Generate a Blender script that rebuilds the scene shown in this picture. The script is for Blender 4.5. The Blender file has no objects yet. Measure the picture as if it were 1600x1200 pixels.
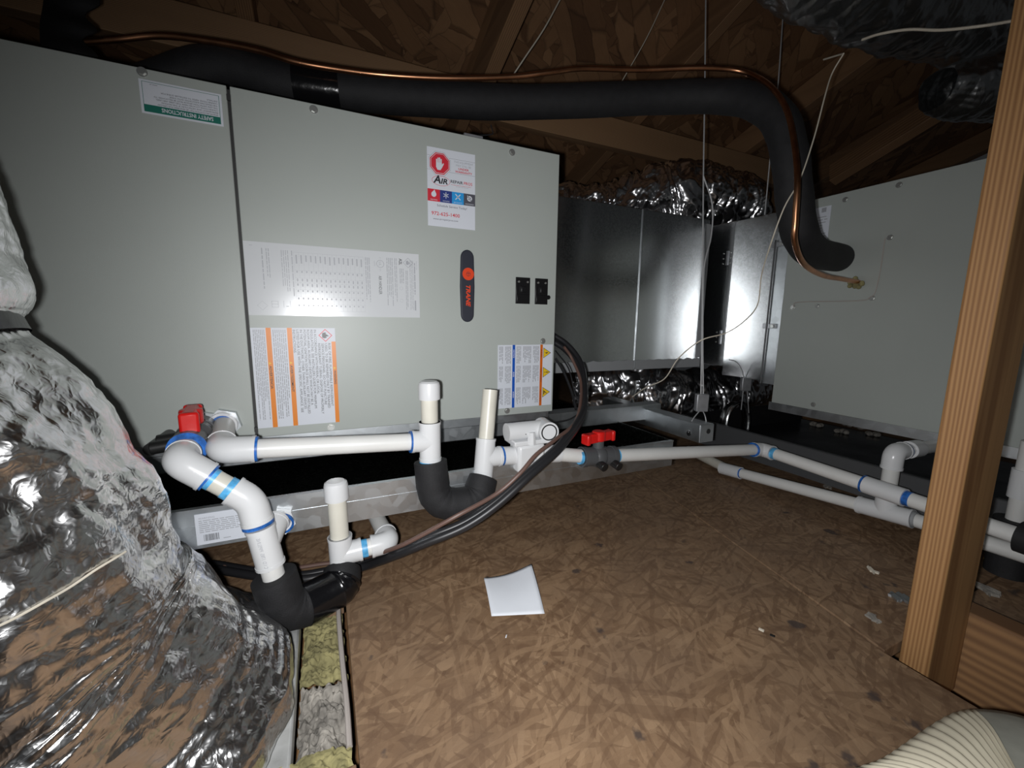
import bpy, math, random
import numpy as np
from mathutils import Vector as V, Matrix

# ------------------------------------------------------------------ camera, light, exposure
sc = bpy.context.scene
col = sc.collection
YAW, PITCH, ROLL, FPX, CZ = 0.431212, 0.152184, 0.013605, 643.5, 0.43
_f = V((math.sin(YAW)*math.cos(PITCH), math.cos(YAW)*math.cos(PITCH), -math.sin(PITCH)))
_r0 = V((math.cos(YAW), -math.sin(YAW), 0)); _u0 = _r0.cross(_f)
_r = _r0*math.cos(ROLL) + _u0*math.sin(ROLL); _u = _u0*math.cos(ROLL) - _r0*math.sin(ROLL)
CAM = V((0, 0, CZ))
cd = bpy.data.cameras.new('camera'); cam = bpy.data.objects.new('camera', cd); col.objects.link(cam)
cam.matrix_world = Matrix(((_r.x, _u.x, -_f.x, 0), (_r.y, _u.y, -_f.y, 0), (_r.z, _u.z, -_f.z, CZ), (0, 0, 0, 1)))
cd.sensor_width = 36; cd.lens = FPX/1600*36; cd.clip_start = 0.01
sc.camera = cam
w = bpy.data.worlds.new('attic_dark'); sc.world = w; w.use_nodes = True
w.node_tree.nodes['Background'].inputs[0].default_value = (0.9, 0.95, 1, 1)
w.node_tree.nodes['Background'].inputs[1].default_value = 0.016
# the phone's torch, a few centimetres from the lens
ld = bpy.data.lights.new('phone_flash', 'SPOT'); flash = bpy.data.objects.new('phone_flash', ld); col.objects.link(flash)
ld.energy = 21; ld.color = (0.985, 0.99, 1.0); ld.shadow_soft_size = 0.007; ld.spot_size = math.radians(148); ld.spot_blend = 1.0
flash.location = CAM - _r*0.024 - _u*0.008
aim = _f + _r*(60/FPX) - _u*(80/FPX)
flash.rotation_euler = aim.to_track_quat('-Z', 'Y').to_euler()
vs = sc.view_settings
vs.view_transform = 'Standard'; vs.look = 'None'; vs.gamma = 1; vs.use_curve_mapping = False; vs.exposure = 0.0

def at(px, py, X=None, Y=None, Z=None):
    """a point of the place from where it is seen and one known coordinate"""
    d = _f + _r*((px-800)/FPX) - _u*((py-600)/FPX)
    s = X/d.x if X is not None else (Y/d.y if Y is not None else (Z-CZ)/d.z)
    return CAM + d*s

# ------------------------------------------------------------------ helpers
rnd = random.Random(7)
ORG = {}
class MB:
    def __init__(s): s.v = []; s.f = []
    def add(s, vs_, fs):
        o = len(s.v); s.v += [tuple(p) for p in vs_]; s.f += [tuple(i+o for i in f) for f in fs]; return s
    def obox(s, c, ax, h):
        c = V(c); a, b, d = [V(q).normalized()*k for q, k in zip(ax, h)]
        return s.add([c+a*i+b*j+d*k for i in (-1, 1) for j in (-1, 1) for k in (-1, 1)],
                     [(0,1,3,2), (4,6,7,5), (0,4,5,1), (2,3,7,6), (0,2,6,4), (1,5,7,3)])
    def box(s, x0, x1, y0, y1, z0, z1):
        return s.obox(((x0+x1)/2, (y0+y1)/2, (z0+z1)/2), ((1,0,0), (0,1,0), (0,0,1)), ((x1-x0)/2, (y1-y0)/2, (z1-z0)/2))
    def bar(s, p0, p1, up, wd, ht):
        p0, p1 = V(p0), V(p1); d = (p1-p0); u = V(up); u = (u-d*(u.dot(d)/d.length_squared)).normalized(); sd = d.cross(u).normalized()
        return s.obox((p0+p1)/2, (d, sd, u), (d.length/2, wd/2, ht/2))
    def tube(s, path, rad, n=20, cap=True, wob=None):
        path = [V(p) for p in path]; m = len(path)
        if not hasattr(rad, '__len__'): rad = [rad]*m
        t = [(path[min(i+1, m-1)]-path[max(i-1, 0)]).normalized() for i in range(m)]
        a = t[0].orthogonal().normalized(); vv = []
        for i in range(m):
            a = (a-t[i]*a.dot(t[i])).normalized(); b = t[i].cross(a)
            for k in range(n):
                q = 2*math.pi*k/n; vv.append(path[i]+(a*math.cos(q)+b*math.sin(q))*rad[i])
        ff = [(i*n+k, i*n+(k+1) % n, (i+1)*n+(k+1) % n, (i+1)*n+k) for i in range(m-1) for k in range(n)]
        if cap: ff += [tuple(range(n-1, -1, -1)), tuple((m-1)*n+k for k in range(n))]
        return s.add(vv, ff)
    def cyl(s, p0, p1, r, r2=None, n=24): return s.tube([p0, p1], [r, r if r2 is None else r2], n)
    def ring(s, p0, p1, ro, ri, n=28):
        p0, p1 = V(p0), V(p1); d = (p1-p0).normalized(); a = d.orthogonal().normalized(); b = d.cross(a); vv = []
        for p, r in ((p0, ri), (p0, ro), (p1, ro), (p1, ri)):
            vv += [p+(a*math.cos(2*math.pi*k/n)+b*math.sin(2*math.pi*k/n))*r for k in range(n)]
        return s.add(vv, [(i*n+k, i*n+(k+1) % n, ((i+1) % 4)*n+(k+1) % n, ((i+1) % 4)*n+k) for i in range(4) for k in range(n)])
    def prism(s, pts, off):
        pts = [V(p) for p in pts]; off = V(off); n = len(pts)
        return s.add(pts+[p+off for p in pts], [tuple(range(n))[::-1], tuple(range(n, 2*n))] + [(i, (i+1) % n, n+(i+1) % n, n+i) for i in range(n)])
    def ball(s, c, r, n=10, m=8):
        if not hasattr(r, '__len__'): r = (r, r, r)
        vv = [V(c)+V((r[0]*math.sin(math.pi*i/m)*math.cos(2*math.pi*k/n), r[1]*math.sin(math.pi*i/m)*math.sin(2*math.pi*k/n), r[2]*math.cos(math.pi*i/m))) for i in range(m+1) for k in range(n)]
        return s.add(vv, [(i*n+k, (i+1)*n+k, (i+1)*n+(k+1) % n, i*n+(k+1) % n) for i in range(m) for k in range(n)])
    def build(s, name, m, parent=None, bevel=0, smooth=True, angle=35, solid=0):
        if parent is None:
            a = np.array(s.v); o = V(((a[:,0].min()+a[:,0].max())/2, (a[:,1].min()+a[:,1].max())/2, a[:,2].min()))
        else: o = ORG[parent.name]
        me = bpy.data.meshes.new(name); me.from_pydata([tuple(V(p)-o) for p in s.v], [], s.f); me.update()
        me.materials.append(m)
        if smooth: me.shade_smooth(); me.set_sharp_from_angle(angle=math.radians(angle))
        ob = bpy.data.objects.new(name, me); col.objects.link(ob); ORG[ob.name] = o
        if parent is None: ob.location = o
        else: ob.parent = parent
        if solid:
            md = ob.modifiers.new('solid', 'SOLIDIFY'); md.thickness = solid; md.offset = 0
        if bevel:
            md = ob.modifiers.new('bevel', 'BEVEL'); md.width = bevel; md.segments = 2; md.limit_method = 'ANGLE'
        return ob
def tag(o, label=None, cat=None, group=None, kind=None):
    for k, v_ in (('label', label), ('category', cat), ('group', group), ('kind', kind)):
        if v_: o[k] = v_
    return o
def thing(name, loc, label, cat, group=None):
    o = bpy.data.objects.new(name, None); o.empty_display_size = 0.05; col.objects.link(o); o.location = loc; ORG[o.name] = V(loc)
    return tag(o, label, cat, group)
def spline(pts, n=8):
    pts = [V(p) for p in pts]; q = [pts[0]*2-pts[1]]+pts+[pts[-1]*2-pts[-2]]; out = []
    for i in range(1, len(q)-2):
        a, b, c, d = q[i-1:i+3]
        for k in range(n):
            t = k/n
            out.append(0.5*((2*b)+(c-a)*t+(2*a-5*b+4*c-d)*t*t+(3*b-a-3*c+d)*t**3))
    return out+[pts[-1]]
def fillet(pts, r, n=8):
    pts = [V(p) for p in pts]; out = [pts[0]]
    for i in range(1, len(pts)-1):
        p = pts[i]; a = (pts[i-1]-p); b = (pts[i+1]-p); k = min(r, a.length*.49, b.length*.49)
        s, e = p+a.normalized()*k, p+b.normalized()*k
        for j in range(n+1):
            t = j/n; out.append(s*(1-t)**2+p*2*t*(1-t)+e*t*t)
    return out+[pts[-1]]

# ------------------------------------------------------------------ materials
def nodes(m): return m.node_tree.nodes, m.node_tree.links
def mat(name, rgb, rough=0.5, metal=0.0, spec=0.5, var=0.0, vscale=8, bump=0.0, bscale=200, rvar=0.0, coat=0):
    m = bpy.data.materials.new(name); m.use_nodes = True; N, L = nodes(m); b = N['Principled BSDF']
    b.inputs['Base Color'].default_value = (*rgb, 1); b.inputs['Roughness'].default_value = rough; b.inputs['Metallic'].default_value = metal
    b.inputs['Specular IOR Level'].default_value = spec; b.inputs['Coat Weight'].default_value = coat
    tc = N.new('ShaderNodeTexCoord')
    if var or rvar:
        n = N.new('ShaderNodeTexNoise'); n.inputs['Scale'].default_value = vscale; n.inputs['Detail'].default_value = 6; L.new(tc.outputs['Object'], n.inputs['Vector'])
        if var:
            r = N.new('ShaderNodeMapRange'); r.inputs[1].default_value = .3; r.inputs[2].default_value = .7; r.inputs[3].default_value = 1-var; r.inputs[4].default_value = 1+var; L.new(n.outputs[0], r.inputs[0])
            h = N.new('ShaderNodeHueSaturation'); h.inputs['Color'].default_value = (*rgb, 1); L.new(r.outputs[0], h.inputs['Value']); L.new(h.outputs[0], b.inputs['Base Color'])
        if rvar:
            r = N.new('ShaderNodeMapRange'); r.inputs[1].default_value = .3; r.inputs[2].default_value = .7; r.inputs[3].default_value = rough-rvar; r.inputs[4].default_value = rough+rvar; L.new(n.outputs[0], r.inputs[0]); L.new(r.outputs[0], b.inputs['Roughness'])
    if bump:
        n = N.new('ShaderNodeTexNoise'); n.inputs['Scale'].default_value = bscale; n.inputs['Detail'].default_value = 3; L.new(tc.outputs['Object'], n.inputs['Vector'])
        k = N.new('ShaderNodeBump'); k.inputs['Strength'].default_value = bump; k.inputs['Distance'].default_value = 0.002; L.new(n.outputs[0], k.inputs['Height']); L.new(k.outputs[0], b.inputs['Normal'])
    return m
def mth(N, L, op, a, b=None):
    n = N.new('ShaderNodeMath'); n.operation = op
    for i, q in enumerate((a, b)):
        if q is None: continue
        if isinstance(q, (int, float)): n.inputs[i].default_value = q
        else: L.new(q, n.inputs[i])
    return n.outputs[0]
BROAD = ((12, 0.0, 3.6, .62, 1), (-38, .45, 4.1, .72, 1), (65, .5, 4.6, .82, 1), (20, .55, 5.1, .92, 1), (-75, .6, 5.6, 1.02, 1), (41, .62, 6.1, 1.1, 1))
WORN = ((12, 0.0, 3.0, .7, 1), (-38, .45, 4.1, .62, .6), (65, .5, 4.6, .6, .6), (-15, .55, 7, 1.3, .5), (33, .6, 6, 1.0, .5), (80, .62, 4, .5, .5), (24, .86, 5.0, .42, -.5), (-62, .87, 4.2, .46, -.5), (82, .90, 6.0, .6, -.42), (48, .84, 5, .45, .6), (-25, .90, 5.5, .7, -.45), (5, .85, 4.5, .5, .6))
def osb(name, cols, flake, rough=0.7, dirt=0.35, tilt=0.0, blend=1.0, dcol=(0.09, 0.06, 0.045), layers=BROAD, spots=0.0, edge_lo=.55):
    """oriented strand board: layers of long flakes lying at different angles"""
    m = bpy.data.materials.new(name); m.use_nodes = True; N, L = nodes(m); b = N['Principled BSDF']
    tc = N.new('ShaderNodeTexCoord')
    wn = N.new('ShaderNodeTexNoise'); wn.inputs['Scale'].default_value = 14; wn.inputs['Detail'].default_value = 4; L.new(tc.outputs['Object'], wn.inputs['Vector'])
    wa = N.new('ShaderNodeMixRGB'); wa.blend_type = 'LINEAR_LIGHT'; wa.inputs[0].default_value = 0.012; L.new(tc.outputs['Object'], wa.inputs[1]); L.new(wn.outputs['Color'], wa.inputs[2])
    base = None; hsum = None
    for i, (ang, thr, fl_, fw_, wt_) in enumerate(layers):
        mp = N.new('ShaderNodeMapping'); mp.vector_type = 'TEXTURE'; mp.inputs['Rotation'].default_value = (tilt, 0, math.radians(ang)); mp.inputs['Location'].default_value = (i*.37, i*.71, 0)
        mp.inputs['Scale'].default_value = (flake*fl_, flake*fw_, flake); L.new(wa.outputs[0], mp.inputs['Vector'])
        vo = N.new('ShaderNodeTexVoronoi'); vo.voronoi_dimensions = '2D'; vo.inputs['Scale'].default_value = 1.0; L.new(mp.outputs[0], vo.inputs['Vector'])
        ve = N.new('ShaderNodeTexVoronoi'); ve.voronoi_dimensions = '2D'; ve.feature = 'DISTANCE_TO_EDGE'; ve.inputs['Scale'].default_value = 1.0; L.new(mp.outputs[0], ve.inputs['Vector'])
        gr = N.new('ShaderNodeTexNoise'); gr.inputs['Scale'].default_value = 3; gr.inputs['Detail'].default_value = 5
        gm = N.new('ShaderNodeMapping'); gm.inputs['Scale'].default_value = (.5, 4, 1); L.new(mp.outputs[0], gm.inputs['Vector']); L.new(gm.outputs[0], gr.inputs['Vector'])
        sp = N.new('ShaderNodeSeparateColor'); L.new(vo.outputs['Color'], sp.inputs[0])
        tone = mth(N, L, 'ADD', mth(N, L, 'MULTIPLY', sp.outputs[0], .75), mth(N, L, 'MULTIPLY', gr.outputs[0], .3))
        rp = N.new('ShaderNodeValToRGB'); rp.color_ramp.elements[0].position = .1; rp.color_ramp.elements[1].position = .95
        rp.color_ramp.elements[0].color = (*cols[0], 1); rp.color_ramp.elements[1].color = (*cols[2], 1); e = rp.color_ramp.elements.new(.5); e.color = (*cols[1], 1)
        if wt_ < 0: tone = mth(N, L, 'MULTIPLY', tone, .22)
        L.new(tone, rp.inputs[0])
        edge = N.new('ShaderNodeMapRange'); edge.inputs[1].default_value = 0; edge.inputs[2].default_value = .06; edge.inputs[3].default_value = edge_lo; edge.inputs[4].default_value = 1; L.new(ve.outputs[0], edge.inputs[0])
        mu = N.new('ShaderNodeMixRGB'); mu.blend_type = 'MULTIPLY'; mu.inputs[0].default_value = 1; L.new(rp.outputs[0], mu.inputs[1]); L.new(edge.outputs[0], mu.inputs[2])
        if base is None: base = mu.outputs[0]; hsum = sp.outputs[1]
        else:
            g = mth(N, L, 'MULTIPLY', mth(N, L, 'GREATER_THAN', sp.outputs[2], thr), blend*abs(wt_))
            mx = N.new('ShaderNodeMixRGB'); L.new(g, mx.inputs[0]); L.new(base, mx.inputs[1]); L.new(mu.outputs[0], mx.inputs[2]); base = mx.outputs[0]
            hm = N.new('ShaderNodeMixRGB'); L.new(g, hm.inputs[0]); L.new(hsum, hm.inputs[1]); L.new(sp.outputs[1], hm.inputs[2]); hsum = hm.outputs[0]
    dn = N.new('ShaderNodeTexNoise'); dn.inputs['Scale'].default_value = 5; dn.inputs['Detail'].default_value = 9; dn.inputs['Roughness'].default_value = .65; L.new(tc.outputs['Object'], dn.inputs['Vector'])
    dr = N.new('ShaderNodeMapRange'); dr.inputs[1].default_value = .4; dr.inputs[2].default_value = .75; dr.inputs[4].default_value = dirt; L.new(dn.outputs[0], dr.inputs[0])
    dm = N.new('ShaderNodeMixRGB'); L.new(dr.outputs[0], dm.inputs[0]); L.new(base, dm.inputs[1]); dm.inputs[2].default_value = (*dcol, 1)
    last = dm.outputs[0]
    if spots:
        sn = N.new('ShaderNodeTexNoise'); sn.inputs['Scale'].default_value = 22; sn.inputs['Detail'].default_value = 4; L.new(tc.outputs['Object'], sn.inputs['Vector'])
        sr = N.new('ShaderNodeMapRange'); sr.inputs[1].default_value = .69; sr.inputs[2].default_value = .74; sr.inputs[4].default_value = spots; L.new(sn.outputs[0], sr.inputs[0])
        sm = N.new('ShaderNodeMixRGB'); L.new(sr.outputs[0], sm.inputs[0]); L.new(last, sm.inputs[1]); sm.inputs[2].default_value = (.045, .035, .035, 1); last = sm.outputs[0]
    L.new(last, b.inputs['Base Color']); b.inputs['Roughness'].default_value = rough
    bp = N.new('ShaderNodeBump'); bp.inputs['Strength'].default_value = .25; bp.inputs['Distance'].default_value = .002; L.new(hsum, bp.inputs['Height']); L.new(bp.outputs[0], b.inputs['Normal'])
    return m
def lumber(name, a, c, axis, rings=90, bd=None, dist=3.5):
    m = bpy.data.materials.new(name); m.use_nodes = True; N, L = nodes(m); b = N['Principled BSDF']
    tc = N.new('ShaderNodeTexCoord'); mp = N.new('ShaderNodeMapping'); s = [1, 1, 1]; s[axis] = .04; mp.inputs['Scale'].default_value = s; L.new(tc.outputs['Object'], mp.inputs['Vector'])
    n = N.new('ShaderNodeTexNoise'); n.inputs['Scale'].default_value = 12; n.inputs['Detail'].default_value = 3; L.new(mp.outputs[0], n.inputs['Vector'])
    wv = N.new('ShaderNodeTexWave'); wv.wave_type = 'BANDS'; wv.bands_direction = bd or ('Z' if axis == 0 else ('Z' if axis == 1 else 'Y')); wv.inputs['Scale'].default_value = rings; wv.inputs['Distortion'].default_value = dist; wv.inputs['Detail'].default_value = 2; wv.inputs['Detail Scale'].default_value = .5
    L.new(mp.outputs[0], wv.inputs['Vector'])
    n2 = N.new('ShaderNodeTexNoise'); n2.inputs['Scale'].default_value = 4; n2.inputs['Detail'].default_value = 6; L.new(tc.outputs['Object'], n2.inputs['Vector'])
    t = mth(N, L, 'ADD', mth(N, L, 'MULTIPLY', wv.outputs[0], .45), mth(N, L, 'ADD', mth(N, L, 'MULTIPLY', n.outputs[0], .5), mth(N, L, 'MULTIPLY', n2.outputs[0], .25)))
    rp = N.new('ShaderNodeValToRGB'); rp.color_ramp.elements[0].position = .25; rp.color_ramp.elements[1].position = .85; rp.color_ramp.elements[0].color = (*a, 1); rp.color_ramp.elements[1].color = (*c, 1)
    L.new(t, rp.inputs[0]); L.new(rp.outputs[0], b.inputs['Base Color']); b.inputs['Roughness'].default_value = .65
    bp = N.new('ShaderNodeBump'); bp.inputs['Strength'].default_value = .2; bp.inputs['Distance'].default_value = .001; L.new(t, bp.inputs['Height']); L.new(bp.outputs[0], b.inputs['Normal'])
    return m
def galv(name, rgb, rough, scale=60, amt=.12, aniso=0.0):
    m = bpy.data.materials.new(name); m.use_nodes = True; N, L = nodes(m); b = N['Principled BSDF']; tc = N.new('ShaderNodeTexCoord')
    vo = N.new('ShaderNodeTexVoronoi'); vo.inputs['Scale'].default_value = scale; L.new(tc.outputs['Object'], vo.inputs['Vector']); sp = N.new('ShaderNodeSeparateColor'); L.new(vo.outputs['Color'], sp.inputs[0])
    n = N.new('ShaderNodeTexNoise'); n.inputs['Scale'].default_value = 5; n.inputs['Detail'].default_value = 8; L.new(tc.outputs['Object'], n.inputs['Vector'])
    t = mth(N, L, 'ADD', mth(N, L, 'MULTIPLY', sp.outputs[0], amt), mth(N, L, 'MULTIPLY', n.outputs[0], amt*3))
    h = N.new('ShaderNodeHueSaturation'); h.inputs['Color'].default_value = (*rgb, 1); L.new(mth(N, L, 'ADD', t, 1-amt*2), h.inputs['Value']); L.new(h.outputs[0], b.inputs['Base Color'])
    L.new(mth(N, L, 'ADD', mth(N, L, 'MULTIPLY', sp.outputs[1], .08), rough-.04), b.inputs['Roughness']); b.inputs['Metallic'].default_value = 1
    if aniso:   # rolled sheet: grain runs upright
        cx = N.new('ShaderNodeCombineXYZ'); cx.inputs[2].default_value = 1; L.new(cx.outputs[0], b.inputs['Tangent']); b.inputs['Anisotropic'].default_value = aniso
    return m
def foilmat(name, rgb, rough, bump=.5, scale=25):
    m = bpy.data.materials.new(name); m.use_nodes = True; N, L = nodes(m); b = N['Principled BSDF']; tc = N.new('ShaderNodeTexCoord')
    b.inputs['Base Color'].default_value = (*rgb, 1); b.inputs['Metallic'].default_value = 1; b.inputs['Roughness'].default_value = rough
    hs = None
    for sc_, wt in ((scale, 1), (scale*2.7, .45)):
        vo = N.new('ShaderNodeTexVoronoi'); vo.inputs['Scale'].default_value = sc_; vo.feature = 'F1'
        nz = N.new('ShaderNodeTexNoise'); nz.inputs['Scale'].default_value = sc_*.5; L.new(tc.outputs['Object'], nz.inputs['Vector'])
        mx = N.new('ShaderNodeMixRGB'); mx.blend_type = 'LINEAR_LIGHT'; mx.inputs[0].default_value = .05; L.new(tc.outputs['Object'], mx.inputs[1]); L.new(nz.outputs['Color'], mx.inputs[2]); L.new(mx.outputs[0], vo.inputs['Vector'])
        q = mth(N, L, 'MULTIPLY', vo.outputs[0], wt/sc_*scale); hs = q if hs is None else mth(N, L, 'ADD', hs, q)
    bp = N.new('ShaderNodeBump'); bp.inputs['Strength'].default_value = bump; bp.inputs['Distance'].default_value = .004; L.new(hs, bp.inputs['Height']); L.new(bp.outputs[0], b.inputs['Normal'])
    return m
M = dict(
    paint=mat('cabinet_paint', (.40, .43, .405), .42, spec=.5, var=.05, vscale=3, bump=.06, bscale=900),
    seam=mat('seam_shadow_gap', (.03, .03, .03), .6),
    screw=mat('zinc_screw', (.55, .56, .54), .35, .8),
    white=mat('label_white', (.66, .69, .75), .4, spec=.3),
    silverlab=mat('label_silver_white', (.62, .64, .66), .20, spec=.5),
    black=mat('print_black', (.03, .03, .035), .4),
    grey=mat('print_grey', (.36, .37, .40), .4),
    green=mat('print_green', (.015, .16, .12), .4),
    orange=mat('print_orange', (.75, .22, .01), .4),
    dorange=mat('print_dark_orange', (.62, .13, .01), .4),
    yellow=mat('print_yellow', (.78, .52, .02), .4),
    blue=mat('print_blue', (.01, .09, .45), .4),
    red=mat('print_red', (.62, .03, .05), .4),
    navy=mat('print_navy', (.03, .05, .22), .4), sky=mat('print_sky', (.03, .32, .72), .4), slate=mat('print_slate', (.09, .09, .11), .4),
    badge=mat('badge_navy_plastic', (.025, .027, .04), .45), trane=mat('badge_orange', (.72, .06, .015), .4),
    bakelite=mat('breaker_black', (.008, .008, .009), .35),
    pvc=mat('pvc_white', (.70, .70, .68), .3, var=.04, vscale=20), pvcold=mat('pvc_cream', (.66, .64, .56), .35, var=.05, vscale=25), pvcfit=mat('pvc_fitting', (.67, .68, .69), .25),
    pvcgrey=mat('pvc_grey_pipe', (.62, .62, .60), .35),
    primer=mat('primer_blue', (.02, .12, .42), .35, var=.5, vscale=120), primerl=mat('primer_light_blue', (.10, .42, .75), .4, var=.4, vscale=90),
    valve=mat('valve_grey', (.075, .078, .082), .4), redh=mat('valve_handle_red', (.62, .012, .010), .32), capb=mat('cap_black', (.012, .012, .012), .4),
    foam=mat('rubber_foam', (.010, .010, .0115), .75, var=.25, vscale=60, bump=.25, bscale=500), tape=mat('black_tape', (.006, .006, .007), .18, bump=.35, bscale=60),
    copper=mat('copper', (.62, .30, .16), .32, 1, var=.25, vscale=30), cableb=mat('cable_black', (.018, .018, .02), .4), cablebr=mat('cable_brown', (.13, .075, .06), .5), cableg=mat('cable_grey', (.42, .38, .35), .5),
    wireb=mat('wire_beige', (.62, .57, .47), .5), steel=mat('wire_rope_steel', (.62, .63, .64), .5, .5, bump=.5, bscale=900), zinc=mat('zinc_block', (.42, .43, .45), .45, .7, var=.15, vscale=60),
    galv=galv('galvanised_sheet', (.72, .74, .75), .23, 300, .05, .6), galvd=galv('galvanised_dull', (.58, .61, .63), .42), pan=galv('galvanised_pan_shaded', (.16, .17, .16), .25, 200, .05), paint_black=mat('pan_black', (.012, .012, .013), .28, rvar=.1),  # pan: same galvanised metal, colour darkened to imitate shade inside the near pan
    mastic=mat('duct_mastic_grey', (.30, .31, .32), .7, bump=.3, bscale=80),
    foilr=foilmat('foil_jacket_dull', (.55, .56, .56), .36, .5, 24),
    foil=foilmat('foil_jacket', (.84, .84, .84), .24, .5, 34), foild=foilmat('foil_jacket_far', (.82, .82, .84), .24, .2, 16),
    board=mat('foil_faced_board', (.62, .63, .62), .38, .35, var=.25, vscale=30, bump=.5, bscale=60),
    wool=mat('glass_wool_yellow', (.25, .225, .105), .95, var=.4, vscale=50, bump=1, bscale=150), woolg=mat('glass_wool_grey', (.27, .25, .22), .95, var=.5, vscale=50, bump=1, bscale=150),
    paper=mat('paper', (.72, .75, .80), .6, var=.03, vscale=20), pad=mat('cream_rubber', (.62, .57, .44), .55, var=.06, vscale=30), padg=mat('grey_patch', (.36, .36, .31), .6, var=.15, vscale=40),
    floor=osb('osb_floor', ((.13, .070, .036), (.27, .168, .094), (.35, .228, .132)), .0115, .62, .55, 0, 1.0, (.14, .094, .064), WORN, .8, .86),
    deck=osb('osb_roof_deck', ((.13, .062, .028), (.23, .118, .055), (.36, .20, .098)), .036, .75, .35, 0, 1.0, (.09, .045, .025)),
    beam=lumber('spruce_beam', (.20, .11, .055), (.38, .23, .12), 0), raft=lumber('spruce_rafter', (.15, .08, .04), (.30, .17, .085), 1, 60, 'X'), post=lumber('spruce_post', (.22, .10, .034), (.43, .235, .095), 2, 75, None, 7), chord=lumber('spruce_chord', (.17, .085, .038), (.34, .185, .08), 1, 22, None, 9),
)

# ------------------------------------------------------------------ the setting: floor and roof
fl = MB().box(-2.2, 3.2, -1.2, 3.6, -.12, -.10).build('floor', M['chord']); tag(fl, 'worn brown strand board attic floor', kind='structure')
ORG['floor'] = V(fl.location)
def panel(poly):
    MB().prism([(x, y, 0) for x, y in poly][::-1], (0, 0, -.018)).build('floor_panel', M['floor'], fl, bevel=.0012, smooth=False)
panel([(.012, -1.2), (.660, -1.2), (.660, .2365), (.826, .985), (1.03, 1.85), (1.03, 3.6), (.012, 3.6)])
panel([(.664, .2365), (.842, .2365), (.842, .247), (1.95, .247), (1.95, 3.6), (1.034, 3.6), (1.034, 1.85), (.830, .985)])
panel([(.842, -1.2), (1.95, -1.2), (1.95, .2435), (.842, .2435)])
panel([(-2.2, .625), (.009, .625), (.009, 3.6), (-2.2, 3.6)])
panel([(-2.2, -1.2), (.009, -1.2), (.009, .372), (-2.2, .372)])
for y in (.30, .70, 1.3, 1.9, 2.5): MB().box(-2.2, 3.2, y+.02, y+.058, -.10, -.0185).build('joist', M['chord'], fl) if y > .7 else None
def zdeck(y): return 1.25+.33*(1.3-y)
ce = MB()
for k in range(1): ce.prism([(-2.2, -1.2, zdeck(-1.2)), (3.2, -1.2, zdeck(-1.2)), (3.2, 4.2, zdeck(4.2)), (-2.2, 4.2, zdeck(4.2))], (0, 0, .012))
ce = ce.build('ceiling', M['deck'], smooth=False); tag(ce, 'sloping strand board roof deck on rafters', kind='structure')
nrm = V((0, .33, 1)).normalized()
for x in (-1.96, -1.35, -.74, -.13, .48, 1.09, 1.70, 2.31, 2.92):
    p0 = V((x, -1.15, zdeck(-1.15))); p1 = V((x, 4.1, zdeck(4.1)))
    MB().bar(p0-nrm*.0455, p1-nrm*.0455, nrm, .038, .089).build('rafter', M['raft'], ce, bevel=.002)
bm = MB().box(-2.1, 2.05, 1.30, 1.338, 1.052, 1.15).build('roof_brace', M['beam'], bevel=.003); tag(bm, 'long pale wooden brace running across under the rafters', 'beam')
# short web boards of the roof truss
t = MB().bar((.452, 1.27, 1.09), (.452, .40, 1.36), (0, .3, 1), .040, .089).build('truss_web', M['raft'], bevel=.002); tag(t, 'wooden web board rising steeply above the middle of the grey cabinet', 'board')
t = MB().bar(at(1300, 274, X=1.80), at(1474, 164, X=1.80), (-1, 0, .5), .085, .035).build('truss_gusset', M['raft'], bevel=.002); tag(t, 'dim wooden board slanting above the far right cabinet', 'board')
# post and truss chord
p = MB().box(.700, .800, .2035, .2345, -.085, 1.45).build('wooden_post', M['post'], bevel=.003); tag(p, 'upright pale wooden stud on the right with vertical grain', 'post')
c = MB().box(.802, .840, -1.1, .2435, -.0985, .036).build('truss_chord', M['chord'], bevel=.003); tag(c, 'brown wooden chord lying low behind the foot of the post', 'board')

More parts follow.
